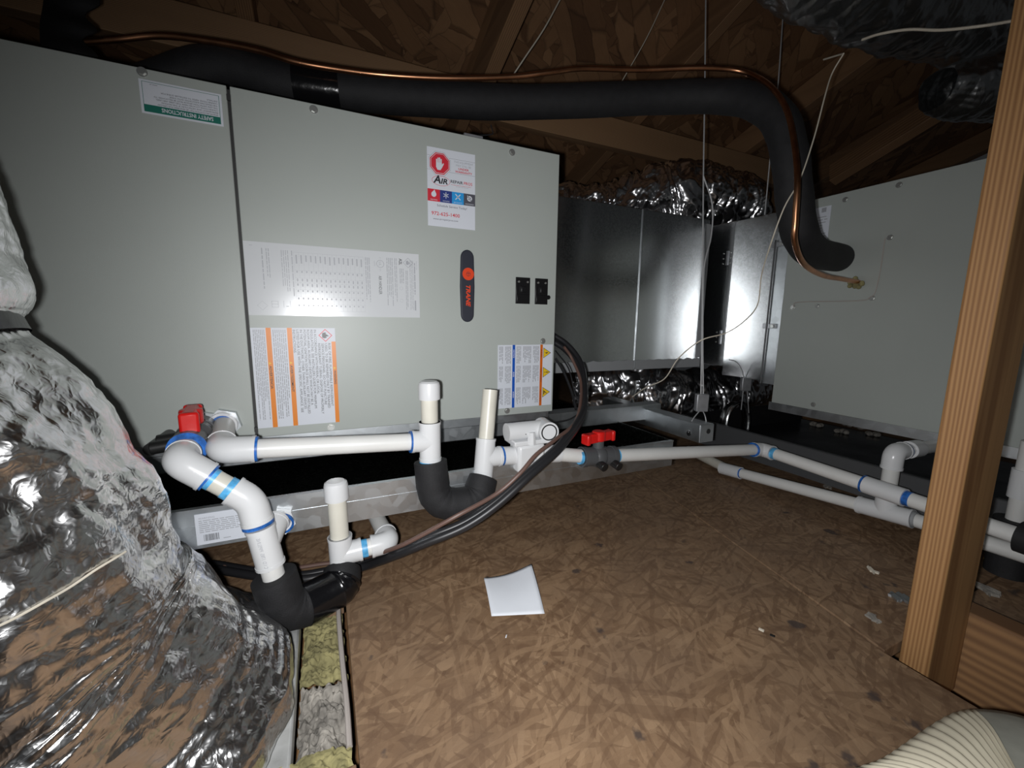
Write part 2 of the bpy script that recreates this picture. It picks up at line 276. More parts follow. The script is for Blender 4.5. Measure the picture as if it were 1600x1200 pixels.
# ------------------------------------------------------------------ label printing
_tc = {}
def glyphs(s, bold=0.0, shear=0.0):
    k = (s, bold, shear)
    if k not in _tc:
        cu = bpy.data.curves.new('type', 'FONT'); cu.body = s; cu.offset = bold; cu.shear = shear; cu.resolution_u = 2; cu.fill_mode = 'FRONT'
        ob = bpy.data.objects.new('type', cu); me = bpy.data.meshes.new_from_object(ob)
        v = np.array([q.co[:2] for q in me.vertices]) if len(me.vertices) else np.zeros((0, 2)); f = [tuple(q.vertices) for q in me.polygons]
        bpy.data.objects.remove(ob); bpy.data.curves.remove(cu); bpy.data.meshes.remove(me); _tc[k] = (v, f)
    return _tc[k]
class Sheet:
    """a sheet stuck on a plane; u,v is its reading frame"""
    def __init__(s, o, u, v, w, h): s.o = V(o); s.u = V(u).normalized(); s.v = V(v).normalized(); s.n = s.u.cross(s.v); s.w = w; s.h = h; s.g = {}
    def P(s, u, v, lay=0): return s.o+s.u*u+s.v*v+s.n*(.0006+.00022*lay)
    STUFF = ('small_print', 'table_rule', 'frame_line', 'barcode')
    def mb(s, name, m):
        if name in s.STUFF: return s.g.setdefault((name, m, 0), MB())
        return s.g.setdefault((name, m, len(s.g)+1), MB())
    def poly(s, pts, m, name='print', lay=1): s.mb(name, m).add([s.P(a, b, lay) for a, b in pts], [tuple(range(len(pts)))])
    def rect(s, a, b, c, d, m, name='colour_band', lay=1): s.poly([(a, b), (c, b), (c, d), (a, d)], m, name, lay)
    def line(s, p, q, wd, m, name='print', lay=1):
        p = np.array(p, float); q = np.array(q, float); d = q-p; d /= np.linalg.norm(d); n = np.array((-d[1], d[0]))*wd/2
        s.poly([p-n, q-n, q+n, p+n], m, name, lay)
    def text(s, t, u, v, size, m, al='L', bold=0.0, shear=0.0, sx=1.0, fit=None, name='lettering', lay=2):
        vv, ff = glyphs(t, bold, shear)
        if not len(vv): return
        w_ = (vv[:, 0].max()-vv[:, 0].min())*size*sx
        if fit: sx *= fit/w_; w_ = fit
        off = -vv[:, 0].min()*size*sx - (w_/2 if al == 'C' else (w_ if al == 'R' else 0))
        s.mb(name, m).add([s.P(u+off+a*size*sx, v+b*size, lay) for a, b in vv], ff)
    def dashes(s, u0, v0, u1, v1, rows, m, fill=.55, name='small_print', lay=1, ragged=.25, word=(1.2, 4.5)):
        pit = (v1-v0)/rows
        for r in range(rows):
            y = v1-pit*(r+.5); x = u0; e = u1-(u1-u0)*(rnd.random()*ragged if rnd.random() < .5 else 0)
            while x < e:
                l = min(rnd.uniform(*word)*pit, e-x)
                if l > pit*.3: s.rect(x, y-pit*fill/2, x+l, y+pit*fill/2, m, name, lay)
                x += l+pit*.45
    def circle(s, u, v, r, m, name='print', lay=1, n=28, sx=1): s.poly([(u+sx*r*math.cos(2*math.pi*k/n), v+r*math.sin(2*math.pi*k/n)) for k in range(n)], m, name, lay)
    def oring(s, u, v, r, wd, m, name='print', lay=1, n=28, sx=1, sy=1):
        pts = [(math.cos(2*math.pi*k/n), math.sin(2*math.pi*k/n)) for k in range(n)]
        s.mb(name, m).add([s.P(u+a*r*sx, v+b*r*sy, lay) for a, b in pts]+[s.P(u+a*(r*sx-wd), v+b*(r*sy-wd), lay) for a, b in pts],
                          [(k, (k+1) % n, n+(k+1) % n, n+k) for k in range(n)])
    def build(s, name, m, parent, shape=None, label=None):
        pts = shape or [(0, 0), (s.w, 0), (s.w, s.h), (0, s.h)]
        base = MB().prism([s.o+s.u*a+s.v*b for a, b in pts][::-1], s.n*.0006)
        # outward winding: front face gets the +n side
        b = base.build(name, m, parent, smooth=False)
        if label: b['label'] = label
        s.put(b); return b
    def put(s, parent):
        for (nm, mt, k), g in s.g.items():
            o = g.build(nm, mt, parent, smooth=False)
            if k == 0: o['kind'] = 'stuff'
XZ = lambda x, z, y=.7795: V((x, y, z))
def flame(sh, u, v, k, m, lay=2): sh.poly([(u+a*k, v+b*k) for a, b in ((-.30,-.42),(.30,-.42),(.42,-.1),(.30,.22),(.18,.02),(.10,.48),(-.14,.16),(-.22,.02),(-.40,.12),(-.42,-.15))], m, 'pictogram', lay)

# ------------------------------------------------------------------ the near air handler
A = thing('air_handler', (-.14, 1.05, .232), 'large grey-green air handler cabinet with white and orange labels on its front', 'air handler')
MB().box(-.80, .456, .786, 1.33, .234, .764).build('cabinet', M['paint'], A, bevel=.002)
MB().box(-.80, -.1095, .78, .7855, .232, .766).build('coil_panel', M['paint'], A, bevel=.0012)
ap = MB().box(-.1055, .459, .78, .7855, .232, .766).build('access_panel', M['paint'], A, bevel=.0012)
MB().box(-.1094, -.1056, .783, .7858, .236, .762).build('panel_seam', M['seam'], A)
for z in (.750, .246): MB().box(-.1100, -.1050, .7785, .784, z-.004, z+.004).build('seam_notch', M['seam'], A)
def screw(x, z, y, parent, d=(0, -1, 0), m=None):
    d = V(d); p = V((x, y, z)); b = MB().cyl(p, p+d*.0035, .0046, .0042, 6); b.cyl(p, p+d*.0012, .0062, n=16); return b.build('screw', m or M['screw'], parent)
for x, z in ((-.206, .7605), (.006, .757), (.352, .752), (.006, .239), (.348, .2415), (.430, .388), (-.62, .757), (-.62, .24)): screw(x, z, .78, A)
# safety instructions sheet, stuck on upside down
S = Sheet(XZ(-.1165, .7515), (-1, 0, 0), (0, 0, -1), .0945, .0435)
S.rect(.003, .0025, .0915, .041, M['green'], 'border', 1); S.rect(.0036, .0031, .0909, .0316, M['white'], 'ground', 2); S.rect(.0036, .0322, .0909, .0404, M['green'], 'colour_band', 2)
S.text('SAFETY INSTRUCTIONS', .012, .0337, .0072, M['white'], fit=.060, bold=.02, lay=3)
for i, tx in enumerate(('SENSOR RELOCATION MAY BE REQUIRED FOR UPFLOW', 'REFRIGERANT LEAK DETECTION. IF THE MOTION', 'CONNECTIONS LOCATED NEAR THIS LABEL ARE USED,', 'THE LEAK DETECTION SENSOR MUST BE RELOCATED TO', 'THE DRAIN PAN ASSOCIATED WITH THESE', 'CONNECTIONS. REFER TO INSTALLER GUIDE FOR', 'DETAILS.')):
    S.text(tx, .0055, .0288-.0031*i, .0027, M['black'], fit=.0016*len(tx), lay=3)
S.dashes(.074, .0045, .083, .0062, 1, M['grey'], lay=3)
S.build('safety_sheet', M['white'], A, label='white sheet headed safety instructions on a green band, upside down')
# rating plate
S = Sheet(XZ(-.1045, .5475), (0, 0, -1), (1, 0, 0), .114, .272)
k = M['grey']; B_ = M['black']
S.rect(.0055, .008, .0062, .012, k); S.dashes(.009, .0225, .072, .0265, 1, k, .4, ragged=0); S.dashes(.009, .029, .066, .035, 2, k, .4)
S.dashes(.010, .050, .075, .062, 4, k, .35); S.dashes(.010, .0645, .082, .068, 1, k, .4, ragged=0)
for x in (.012, .040, .052, .060, .071, .082, .094, .1055): S.line((x, .069), (x, .176), .00025, k, 'table_rule')
for y in np.linspace(.069, .176, 16): S.line((.012, y), (.1055, y), .0002, k, 'table_rule')
for y in np.linspace(.0725, .1725, 15):
    for x, l in ((.016, .014), (.041, .004), (.0535, .005), (.0615, .005), (.072, .0035), (.084, .0035), (.0955, .003)):
        S.rect(x, y-.0011, x+l*(.7+.3*rnd.random()), y+.0011, k, 'small_print')
S.dashes(.012, .178, .088, .187, 3, k, .45)
S.oring(.0215, .204, .0065, .0008, k, 'mark'); S.text('UL', .0215, .2015, .006, k, 'C'); S.text('C', .010, .2025, .0035, k); S.text('US', .030, .2025, .0035, k); S.text('LISTED', .0215, .1935, .003, k, 'C')
S.text('AIR HANDLER', .042, .2005, .0075, B_, fit=.032)
S.dashes(.010, .214, .094, .226, 4, k, .4); S.dashes(.010, .2275, .086, .233, 2, k, .4)
S.text('A2L', .010, .2365, .0075, B_, bold=.015, fit=.011)
S.oring(.0165, .2525, .009, .001, k, 'diamond', n=4)
flame(S, .0165, .2525, .009, k)
S.dashes(.027, .2365, .054, .245, 3, k, .4); S.dashes(.030, .247, .100, .252, 2, k, .4); S.dashes(.012, .2545, .100, .262, 3, k, .3, ragged=.5)
S.text('Trane U.S. Inc.', .012, .2665, .0028, k); S.dashes(.016, .2625, .072, .2655, 1, k, .6, ragged=0); S.rect(.083, .263, .101, .2655, k)
S.oring(.062, .2395, .003, .0003, k, 'pictogram'); S.oring(.084, .2395, .003, .0003, k, 'pictogram')
for q in (.012, .030, .048): pass
S.oring(.0985, .020, .0075, .0005, k, 'pictogram', n=4); S.rect(.091, .033, .101, .0335, k, 'pictogram'); S.rect(.091, .042, .101, .0425, k, 'pictogram'); S.rect(.091, .033, .0915, .0425, k, 'pictogram'); S.rect(.1005, .033, .101, .0425, k, 'pictogram'); S.rect(.0955, .033, .096, .0425, k, 'pictogram')
for a in (.050, .0595): S.rect(.090, a, .101, a+.0005, k, 'pictogram')
S.rect(.0985, .0535, .0995, .0575, k, 'pictogram')
S.build('rating_plate', M['silverlab'], A, label='wide glossy white rating plate with a table, printed sideways')
# flammable refrigerant warning
S = Sheet(XZ(-.1045, .4135), (0, 0, -1), (1, 0, 0), .166, .125)
S.rect(.023, .1185, .166, .125, M['orange']); S.rect(0, .0520, .166, .0592, M['orange']); S.rect(0, .0215, .166, .0287, M['orange'])
for v, tx, u in ((.1200, 'WARNING', .073), (.0534, 'AVERTISSEMENT', .062), (.0229, 'ADVERTENCIA', .062)):
    S.text(tx, u, v, .0052, M['black'], bold=.02, fit=.0035*len(tx)); S.poly([(u-.006, v), (u-.002, v), (u-.004, v+.0036)], M['yellow'], 'pictogram', 2)
S.oring(.0125, .1095, .011, .0018, M['red'], 'diamond', n=4)
flame(S, .0125, .1095, .012, M['black'])
W = ['RISK OF FIRE. FLAMMABLE REFRIGERANT', 'USED. TO BE REPAIRED ONLY BY TRAINED', 'SERVICE PERSONNEL. DO NOT PUNCTURE', 'REFRIGERANT TUBING. DISPOSE OF PROPERLY', 'IN ACCORDANCE WITH FEDERAL OR LOCAL', 'REGULATIONS. SEE INSTALLERS GUIDE FOR MINIMUM', 'ROOM AREA. AUXILIARY DEVICES WHICH MAY BE A', 'POTENTIAL IGNITION SOURCE SHALL NOT BE INSTALLED', 'IN THE DUCTWORK, OTHER THAN AUXILIARY DEVICES', 'LISTED FOR USE WITH THE SPECIFIC APPLIANCE. SEE', 'INSTRUCTIONS.']
for i, tx in enumerate(W): S.text(tx, .026 if i < 4 else .003, .1130-.0053*i, .0054, M['black'], fit=(.00315 if i < 5 else .0030)*len(tx))
for v0, v1 in ((.0305, .0505), (.003, .020)): S.dashes(.003, v0, .152, v1, 7, M['grey'], .5, ragged=.3)
S.build('refrigerant_warning', M['white'], A, [(0, 0), (.166, 0), (.166, .125), (0, .125)], label='white sideways warning label with three orange bars and a flame diamond')
# hazard sheet, lower right
S = Sheet(XZ(.3255, .3805), (0, 0, -1), (1, 0, 0), .1330, .1290)
S.rect(0, .0330, .133, .0390, M['blue']); S.rect(0, .0985, .133, .1045, M['dorange'])
for u, tx in ((.010, 'NOTICE'), (.056, 'AVIS'), (.098, 'AVISO')): S.text(tx, u, .0345, .0042, M['white'], fit=.0028*len(tx), bold=.02)
for u, tx in ((.010, 'WARNING'), (.050, 'AVERTISSEMENT'), (.098, 'ADVERTENCIA')): S.text(tx, u, .1000, .0042, M['black'], fit=.0024*len(tx))
for u in (.003, .044, .090):
    for v0, v1, r in ((.0025, .012, 3), (.016, .030, 5), (.042, .053, 4), (.057, .077, 6), (.081, .096, 5)): S.dashes(u, v0, u+.036, v1, r, M['grey'], .55, ragged=.35)
for u in (.018, .060, .104):
    S.poly([(u-.0115, .1062), (u+.0115, .1062), (u, .1250)], M['black'], 'pictogram', 1); S.poly([(u-.0100, .1070), (u+.0100, .1070), (u, .1232)], M['yellow'], 'pictogram_ground', 2)
S.poly([(.018, .119), (.0155, .1135), (.0175, .1138), (.0165, .1085), (.0205, .1148), (.0182, .1145)], M['black'], 'pictogram', 3)
S.rect(.0592, .1125, .0608, .1195, M['black'], 'pictogram', 3); S.circle(.060, .1100, .0010, M['black'], 'pictogram', 3, 10)
S.poly([(.099, .1085), (.109, .1085), (.1085, .1105), (.1035, .111), (.1075, .116), (.1060, .1165), (.1015, .111)], M['black'], 'pictogram', 3)
S.build('hazard_sheet', M['white'], A, label='white label with blue and orange bars and three yellow warning triangles')
# warranty sticker
S = Sheet(XZ(.1858, .6), (1, 0, 0), (0, 0, 1), .0905, .1345)
def octo(u, v, r): return [(u+r*math.cos(math.pi/8+k*math.pi/4), v+r*math.sin(math.pi/8+k*math.pi/4)) for k in range(8)]
oc = (.0230, .1085)
for a, b in zip(octo(*oc, .0215), octo(*oc, .0215)[1:]+octo(*oc, .0215)[:1]): S.line(a, b, .0006, M['grey'], 'frame_line')
for a, b in (((0, .1205), (.0055, .1205)), ((0, .0965), (.0055, .0965)), ((.0405, .1205), (.0905, .1205)), ((.0405, .0965), (.0905, .0965))): S.line(a, b, .0006, M['grey'], 'frame_line')
S.poly(octo(*oc, .0195), M['red'], 'stop_sign', 2); S.poly(octo(*oc, .0178), M['white'], 'stop_sign_line', 3); S.poly(octo(*oc, .0171), M['red'], 'stop_sign', 4)
hu, hv = .0215, .1060
S.poly([(hu-.0055, hv-.004), (hu-.003, hv-.0085), (hu+.0025, hv-.0085), (hu+.0055, hv-.004), (hu+.009, hv+.003), (hu+.0078, hv+.0040), (hu+.0052, hv+.001), (hu+.0052, hv+.004)]+[q for i, l in ((3, .0105), (2, .0125), (1, .0120), (0, .0095)) for q in ((hu-.0055+i*.00275+.0022, hv+.004), (hu-.0055+i*.00275+.0022, hv+l), (hu-.0055+i*.00275, hv+l), (hu-.0055+i*.00275, hv+.004))], M['white'], 'hand', 5)
S.text('THIS EQUIPMENT', .068, .1145, .0050, M['grey'], 'C', fit=.037); S.text('MAY STILL BE', .068, .1088, .0050, M['grey'], 'C', fit=.029)
S.text('UNDER', .068, .1033, .0052, M['red'], 'C', bold=.02, fit=.020); S.text('WARRANTY', .068, .0980, .0052, M['red'], 'C', bold=.02, fit=.033)
S.oring(.0250, .0795, .0085, .0006, M['red'], 'logo', sx=2.0, n=40)
S.text('A', .0105, .0752, .0185, M['black'], bold=.03, shear=.2); S.text('IR', .0245, .0752, .0125, M['black'], bold=.03, shear=.2, fit=.0130)
S.text('REPAIR', .0430, .0790, .0072, M['black'], bold=.015, fit=.0235); S.text('PROS', .0682, .0790, .0072, M['red'], bold=.01, fit=.0165)
S.dashes(.044, .0750, .083, .0768, 1, M['red'], .3, ragged=0); S.dashes(.053, .0728, .077, .0744, 1, M['grey'], .3, ragged=0)
for i, (cm, tx) in enumerate((('red', 'HEATING'), ('navy', 'COOLING'), ('sky', 'AIR QUALITY'), ('slate', 'MAINTENANCE'))):
    S.rect(i*.022625, .0430, (i+1)*.022625, .0640, M[cm], 'colour_tile', 1); S.text(tx, (i+.5)*.022625, .0447, .0030, M['white'], 'C', fit=.0125 if i < 2 else .0165)
S.poly([(.0113+.0046*math.cos(a), .0550+.0046*math.sin(a)) for a in np.linspace(math.radians(150), math.radians(390), 18)]+[(.0140, .0598), (.0125, .0632), (.0105, .0605), (.0085, .0590)], M['white'], 'pictogram', 2)
for q in range(3):
    a = q*math.pi/3+math.pi/6; S.line((.0339-.0055*math.cos(a), .0557-.0055*math.sin(a)), (.0339+.0055*math.cos(a), .0557+.0055*math.sin(a)), .0011, M['white'], 'pictogram', 2)
for s_ in (-1, 1): S.line((.0566-.0048, .0557-s_*.0048), (.0566+.0048, .0557+s_*.0048), .0017, M['white'], 'pictogram', 2)
S.oring(.0795, .0557, .0048, .0022, M['white'], 'pictogram', 2); S.line((.0750, .0605), (.0825, .0525), .0016, M['white'], 'pictogram', 2)
S.text('Schedule Service Today!', .0455, .0350, .0056, M['slate'], 'C', fit=.057)
S.text('972-625-1400', .0065, .0195, .0088, M['red'], bold=.012, fit=.0535); S.text('www.airrepairpros.com', .0095, .0115, .0046, M['slate'], fit=.047)
S.build('warranty_sticker', M['white'], A, label='upright white sticker with a red octagon hand and a phone number')
# maker badge
def stadium(cx, cz, w_, h_, n=10, bulge=.0015):
    pts = []
    for sg, z0 in ((1, cz+h_/2-w_*.5), (-1, cz-h_/2+w_*.5)):
        for k in range(n+1):
            a = math.pi*k/n if sg == 1 else math.pi+math.pi*k/n
            pts.append((cx+w_*.45*math.cos(a), z0+w_*.5*math.sin(a)))
    pts.insert(n+1, (cx-w_*.45-bulge, cz)); pts.append((cx+w_*.45+bulge, cz)); return pts
bd = MB().prism([XZ(a, b, .7800) for a, b in stadium(.2595, .4945, .0290, .136)], (0, -.006, 0)).build('badge', M['badge'], A, bevel=.002); bd['label'] = 'dark rounded badge with orange disc and lettering'
S = Sheet(XZ(.2465, .562, .7742), (0, 0, -1), (1, 0, 0), .136, .026)
S.circle(.0445, .0140, .0116, M['trane'], 'badge_disc', 1); S.oring(.0445, .0140, .0042, .0006, M['badge'], 'badge_mark', 2); S.line((.0405, .0140), (.0485, .0140), .0007, M['badge'], 'badge_mark', 2); S.line((.0435, .0105), (.0435, .0178), .0007, M['badge'], 'badge_mark', 2)
S.text('TRANE', .0655, .0098, .0118, M['trane'], bold=.035, shear=.25, fit=.0405)
S.put(bd)
# circuit breakers
for x0, x1 in ((.3635, .3955), (.4080, .4375)):
    b = MB().box(x0, x1, .7765, .7798, .465, .518).build('circuit_breaker', M['bakelite'], A, bevel=.0008)
    for i, q in enumerate((x0+.006, x1-.006)): MB().cyl((q, .7765, .509), (q, .7752, .509), .0021, n=12).build('rivet', M['screw'], b)
    MB().box(x0+.010, x1-.010, .7725, .7765, .488, .500).build('toggle', M['bakelite'], b, bevel=.001)
    MB().box(x0+.002, x1-.002, .7752, .7765, .468, .484).build('terminal_cover', M['bakelite'], b, bevel=.0008)
b = MB().cyl((.4395, .7760, .480), (.4395, .7765+.002, .480), .0045, n=14).build('reset_knob', M['bakelite'], A)
# small grey fitting on top of the cabinet edge
MB().box(.262, .300, .80, .83, .764, .779).build('bracket', M['zinc'], A, bevel=.001)
# black refrigerant stubs at the lower left of the panel
MB().cyl((-.222, .783, .249), (-.222, .70, .249), .0085).build('drain_plug', M['capb'], A)

# support rail below
r = MB().box(-.80, .835, .835, .876, .170, .212).build('support_rail', M['galvd'], bevel=.002); tag(r, 'galvanised rail running under the near cabinet', 'rail')
r = MB().box(-.80, .455, .79, .832, .2125, .2315).build('isolator_strip', M['galvd'], bevel=.001); tag(r, 'dull grey strip between near cabinet and its rail', 'strip')

# ------------------------------------------------------------------ drain pan under the near unit
P = thing('drain_pan', (.1, .98, .118), 'shallow galvanised drain pan under the near air handler', 'drain pan')
pm = MB(); pm.box(-.85, .69, .66, 1.36, .118, .1195); pm.build('pan_floor', M['pan'], P)
fr = MB().box(-.85, .69, .6475, .6490, .118, .1745); fr.box(-.85, .69, .6490, .660, .118, .1195); fr.box(-.85, .69, .6460, .6545, .1735, .1752); fr.box(-.85, .69, .6468, .6478, .1500, .1515)
fr.build('front_wall', M['galvd'], P)
MB().box(-.85, .69, 1.36, 1.3615, .118, .1745).build('back_wall', M['pan'], P)
for x in (-.85, .6885): MB().box(x, x+.0015, .649, 1.36, .118, .1745).build('side_wall', M['pan'], P)
S = Sheet(V((-.168, .6468, .1235)), (1, 0, 0), (0, 0, 1), .0800, .0440)
S.text('WARNING', .004, .0365, .0038, M['grey']); S.dashes(.004, .0165, .066, .0355, 7, M['grey'], .4, ragged=.3); S.dashes(.052, .039, .067, .0415, 1, M['grey'], .5)
for i in range(16): S.rect(.008+i*.0011, .0045, .008+i*.0011+rnd.choice((.0003, .0006)), .0140, M['black'], 'barcode')
S.dashes(.030, .004, .040, .006, 1, M['grey'], .5)
S.build('pan_label', M['white'], P)

# ------------------------------------------------------------------ plenums behind
Q = thing('supply_plenum', (.8, 1.1, .287), 'galvanised sheet metal plenum box at the end of the near air handler', 'plenum')
MB().box(.470, .8755, 1.0, 1.10, .287, .760).build('sheet_panel', M['galv'], Q, bevel=.0015)
MB().box(.8785, 1.157, 1.0, 1.10, .287, .760).build('sheet_panel', M['galv'], Q, bevel=.0015)
MB().box(.8750, .8790, .9965, 1.01, .287, .7605).build('standing_seam', M['galvd'], Q, bevel=.001)
mm = MB(); n = 60; xs = [.470+.687*i/n for i in range(n+1)]; tp = [.314+.003*math.sin(i*1.7)*rnd.random() for i in range(n+1)]
mm.prism([(x, .9975, .2855) for x in xs]+[(x, .9975, z) for x, z in zip(xs[::-1], tp)], (0, .0024, 0)).build('bottom_mastic', M['mastic'], Q, smooth=False)
MB().box(1.138, 1.1575, .9978, .9999, .316, .745).build('edge_mastic', M['mastic'], Q)
MB().box(.4575, .4695, .800, 1.09, .287, .760).build('collar', M['galvd'], Q, bevel=.001)
XB = 1.195
Q2 = thing('return_plenum', (1.45, 1.1, .205), 'shiny galvanised plenum box with latches beside the far grey cabinet', 'plenum')
MB().box(1.200, 1.70, .7655, .943, .262, .748).build('sheet_panel', M['galv'], Q2, bevel=.0015)
MB().box(1.206, 1.70, .9445, 1.22, .290, .752).build('sheet_panel', M['galv'], Q2, bevel=.0015)
MB().box(1.1965, 1.1998, .765, .800, .255, .690).build('edge_flange', M['galvd'], Q2)
for z in (.655, .425):
    l = MB().box(1.1925, 1.1964, .775, .815, z-.007, z+.007).build('latch', M['zinc'], Q2, bevel=.001); MB().cyl((1.1925, .785, z), (1.1895, .785, z), .004, n=12).build('latch_rivet', M['screw'], l)
MB().cyl((1.1925, .802, .255), (1.1925, .802, .668), .0024, n=10).build('latch_rod', M['valve'], Q2)
for z in (.640, .385):
    h = MB().box(1.2025, 1.2058, .962, .968, z-.022, z+.022).build('hinge', M['zinc'], Q2)
    for dy in (-.010, .016):
        for dz in (-.016, 0, .016): MB().cyl((1.2059, .965+dy, z+dz), (1.2042, .965+dy, z+dz), .0022, n=8).build('rivet', M['screw'], h)

# ------------------------------------------------------------------ the far air handler and its pan
B = thing('air_handler', (1.5, .2, .203), 'plain grey air handler cabinet on the right behind the wooden post', 'air handler')
MB().box(XB+.005, 1.74, -.50, .762, .205, .754).build('cabinet', M['paint'], B, bevel=.002)
MB().box(XB, XB+.0048, -.50, .6305, .203, .756).build('access_panel', M['paint'], B, bevel=.0012) if 0 else None
MB().box(XB, XB+.0048, -.50, .765, .203, .756).build('front_panel', M['paint'], B, bevel=.0012)
for px, py in ((1321, 312), (1405, 289), (1391, 371), (1363, 466), (1277, 478), (1239, 480), (1271, 632)):
    q = at(px, py, X=XB); screw(q.x, q.z, q.y, B, (-1, 0, 0))
wr = [at(*q, X=XB-.003) for q in ((1240, 478), (1250, 472), (1340, 470), (1360, 464), (1368, 455), (1376, 420), (1383, 372))]
MB().tube(spline(wr, 5), .0012, 6).build('thermistor_lead', M['cableg'], B)
S = Sheet(V((XB-.0002, .725, .640)), (0, -1, 0), (0, 0, 1), .058, .092)
S.rect(.036, .078, .047, .089, M['grey'], 'small_print'); S.dashes(.006, .008, .052, .07, 9, M['grey'], .3)
S.build('rating_label', M['white'], B)
MB().box(XB+.004, XB+.03, -.5, .775, .180, .2028).build('base_flange', M['galvd'], B)
P2 = thing('drain_pan', (1.40, .3, .04), 'black drain pan under the far grey air handler', 'drain pan')
MB().box(1.115, 1.80, -.60, 1.02, .040, .0415).build('pan_floor', M['paint_black'], P2)
g = MB().box(1.1135, 1.115, -.60, 1.02, .040, .118); g.box(1.1135, 1.124, -.60, 1.02, .1175, .119); g.build('front_wall', M['valve'], P2)
MB().box(1.115, 1.80, 1.02, 1.0215, .04, .118).build('side_wall', M['paint_black'], P2)
MB().box(1.115, 1.80, -.6015, -.60, .04, .118).build('side_wall', M['paint_black'], P2)
for i, (px, py) in enumerate(((1275, 665), (1322, 664), (1340, 668), (1318, 676), (1366, 680))):
    q = at(px, py, Z=.045); b = MB()
    for k in range(7): b.ball(q+V((rnd.uniform(-.012, .012), rnd.uniform(-.018, .018), .004)), (.009, .011, .008), 7, 5)
    tag(b.build('insulation_tuft', M['woolg']), ('pale insulation tuft farthest left in the black pan', 'wide pale insulation tuft in the middle of the black pan', 'thin pale insulation tuft touching the right of the middle one', 'tiny pale insulation tuft just below the middle ones', 'pale insulation tuft nearest the post in the black pan')[i], 'tuft', 'insulation tufts in the black drain pan')

# ------------------------------------------------------------------ struts and rope hangers
def channel(p0, p1, up, wd, ht, name, m, parent):
    b = MB(); p0, p1, up = V(p0), V(p1), V(up); d = (p1-p0).normalized(); sd = d.cross(up).normalized(); t_ = .0025
    b.obox((p0+p1)/2+up*(ht/2), (d, sd, up), ((p1-p0).length/2, wd/2, t_/2))
    for s_ in (-1, 1): b.obox((p0+p1)/2+sd*(s_*wd/2), (d, sd, up), ((p1-p0).length/2, t_/2, ht/2))
    b.obox((p0+p1)/2-up*(ht/2), (d, sd, up), ((p1-p0).length/2, wd/2, t_/2)); return b.build(name, m, parent, bevel=.0006)
st = thing('strut_channel', (.80, .77, .158), 'galvanised strut channel hung from steel rope beside the near unit', 'strut')
channel((.80, .655, .178), (.80, 1.02, .178), (0, 0, 1), .041, .041, 'channel', M['galvd'], st)
MB().box(.780, .820, .6525, .6548, .158, .198).build('end_plate', M['galvd'], st)
MB().cyl((.803, .6526, .183), (.803, .6515, .183), .006, n=16).build('bolt_hole', M['capb'], st)
MB().cyl((.7785, .685, .172), (.7768, .685, .172), .006, n=16).build('bolt_hole', M['capb'], st)
MB().prism([(.775, .86, .178), (.775, .90, .178), (.775, .885, .222), ], (.004, 0, 0)).build('cut_tab', M['galvd'], st)
def hanger(path, blk, loops, label, name='rope_hanger'):
    h = thing(name, blk-V((0, 0, .03)), label, 'hanger', 'steel rope hangers holding the equipment')
    b = MB(); 
    for q in path: b.tube(spline(q, 6), .0017, 6)
    b.build('rope', M['steel'], h)
    side = V((_r.x, _r.y, 0)).normalized(); fw = V((-side.y, side.x, 0))
    MB().obox(blk, (side, fw, (0, 0, 1)), (.0145, .0075, .0215)).build('rope_clamp', M['zinc'], h, bevel=.002)
    b = MB()
    for q in loops: b.tube(spline(q, 6), .0013, 6)
    b.build('rope_loop', M['steel'], h); return h
k1 = at(1096, 629, Y=.70)
hanger([[at(1103, -20, Y=.80), at(1101, 150, Y=.78), at(1099, 280, Y=.76), at(1098, 420, Y=.73), k1+V((-.004, 0, .02))],
        [at(1099, 275, Y=.757), at(1113, 320, Y=.745), at(1111, 370, Y=.74), at(1100, 420, Y=.73), at(1098, 520, Y=.71), k1+V((.004, 0, .02))]],
       k1, [[k1+V((-.004, 0, -.02)), V((.790, .690, .20)), V((.777, .685, .174))], [k1+V((.006, 0, -.02)), V((.822, .680, .21)), V((.8215, .672, .185))]],
       'steel rope hanger with clamp block hooked to the near strut channel')
k2 = at(1165, 600, Y=.86)
hanger([[at(1223, 30, Y=.86), at(1215, 140, Y=.86), at(1205, 230, Y=.86), at(1194, 345, Y=.86), at(1180, 470, Y=.86), k2+V((.006, 0, .02))],
        [k2+V((-.008, 0, .018)), at(1158, 575, Y=.86), at(1150, 565, Y=.86), at(1140, 562, Y=.86)]],
       k2, [[k2+V((-.008, 0, -.02)), at(1158, 640, Y=.87)], [k2+V((.010, 0, -.02)), at(1170, 645, Y=.87)]],
       'steel rope hanger with clamp block in front of the shiny plenum')
br = thing('strap_bracket', at(1160, 675, Y=.88), 'bent bare metal strap bracket under the far rope clamp', 'bracket')
arc = [at(px, py, Y=.88) for px, py in ((1136, 678), (1138, 655), (1146, 638), (1158, 630), (1168, 636), (1172, 655), (1170, 676))]
b = MB(); fw = V((0, .03, 0)); sp_ = spline(arc, 4); b.add([p for p in sp_]+[p+fw for p in sp_], [(i, i+1, len(sp_)+i+1, len(sp_)+i) for i in range(len(sp_)-1)]); b.build('strap', M['galv'], br, solid=.0015)
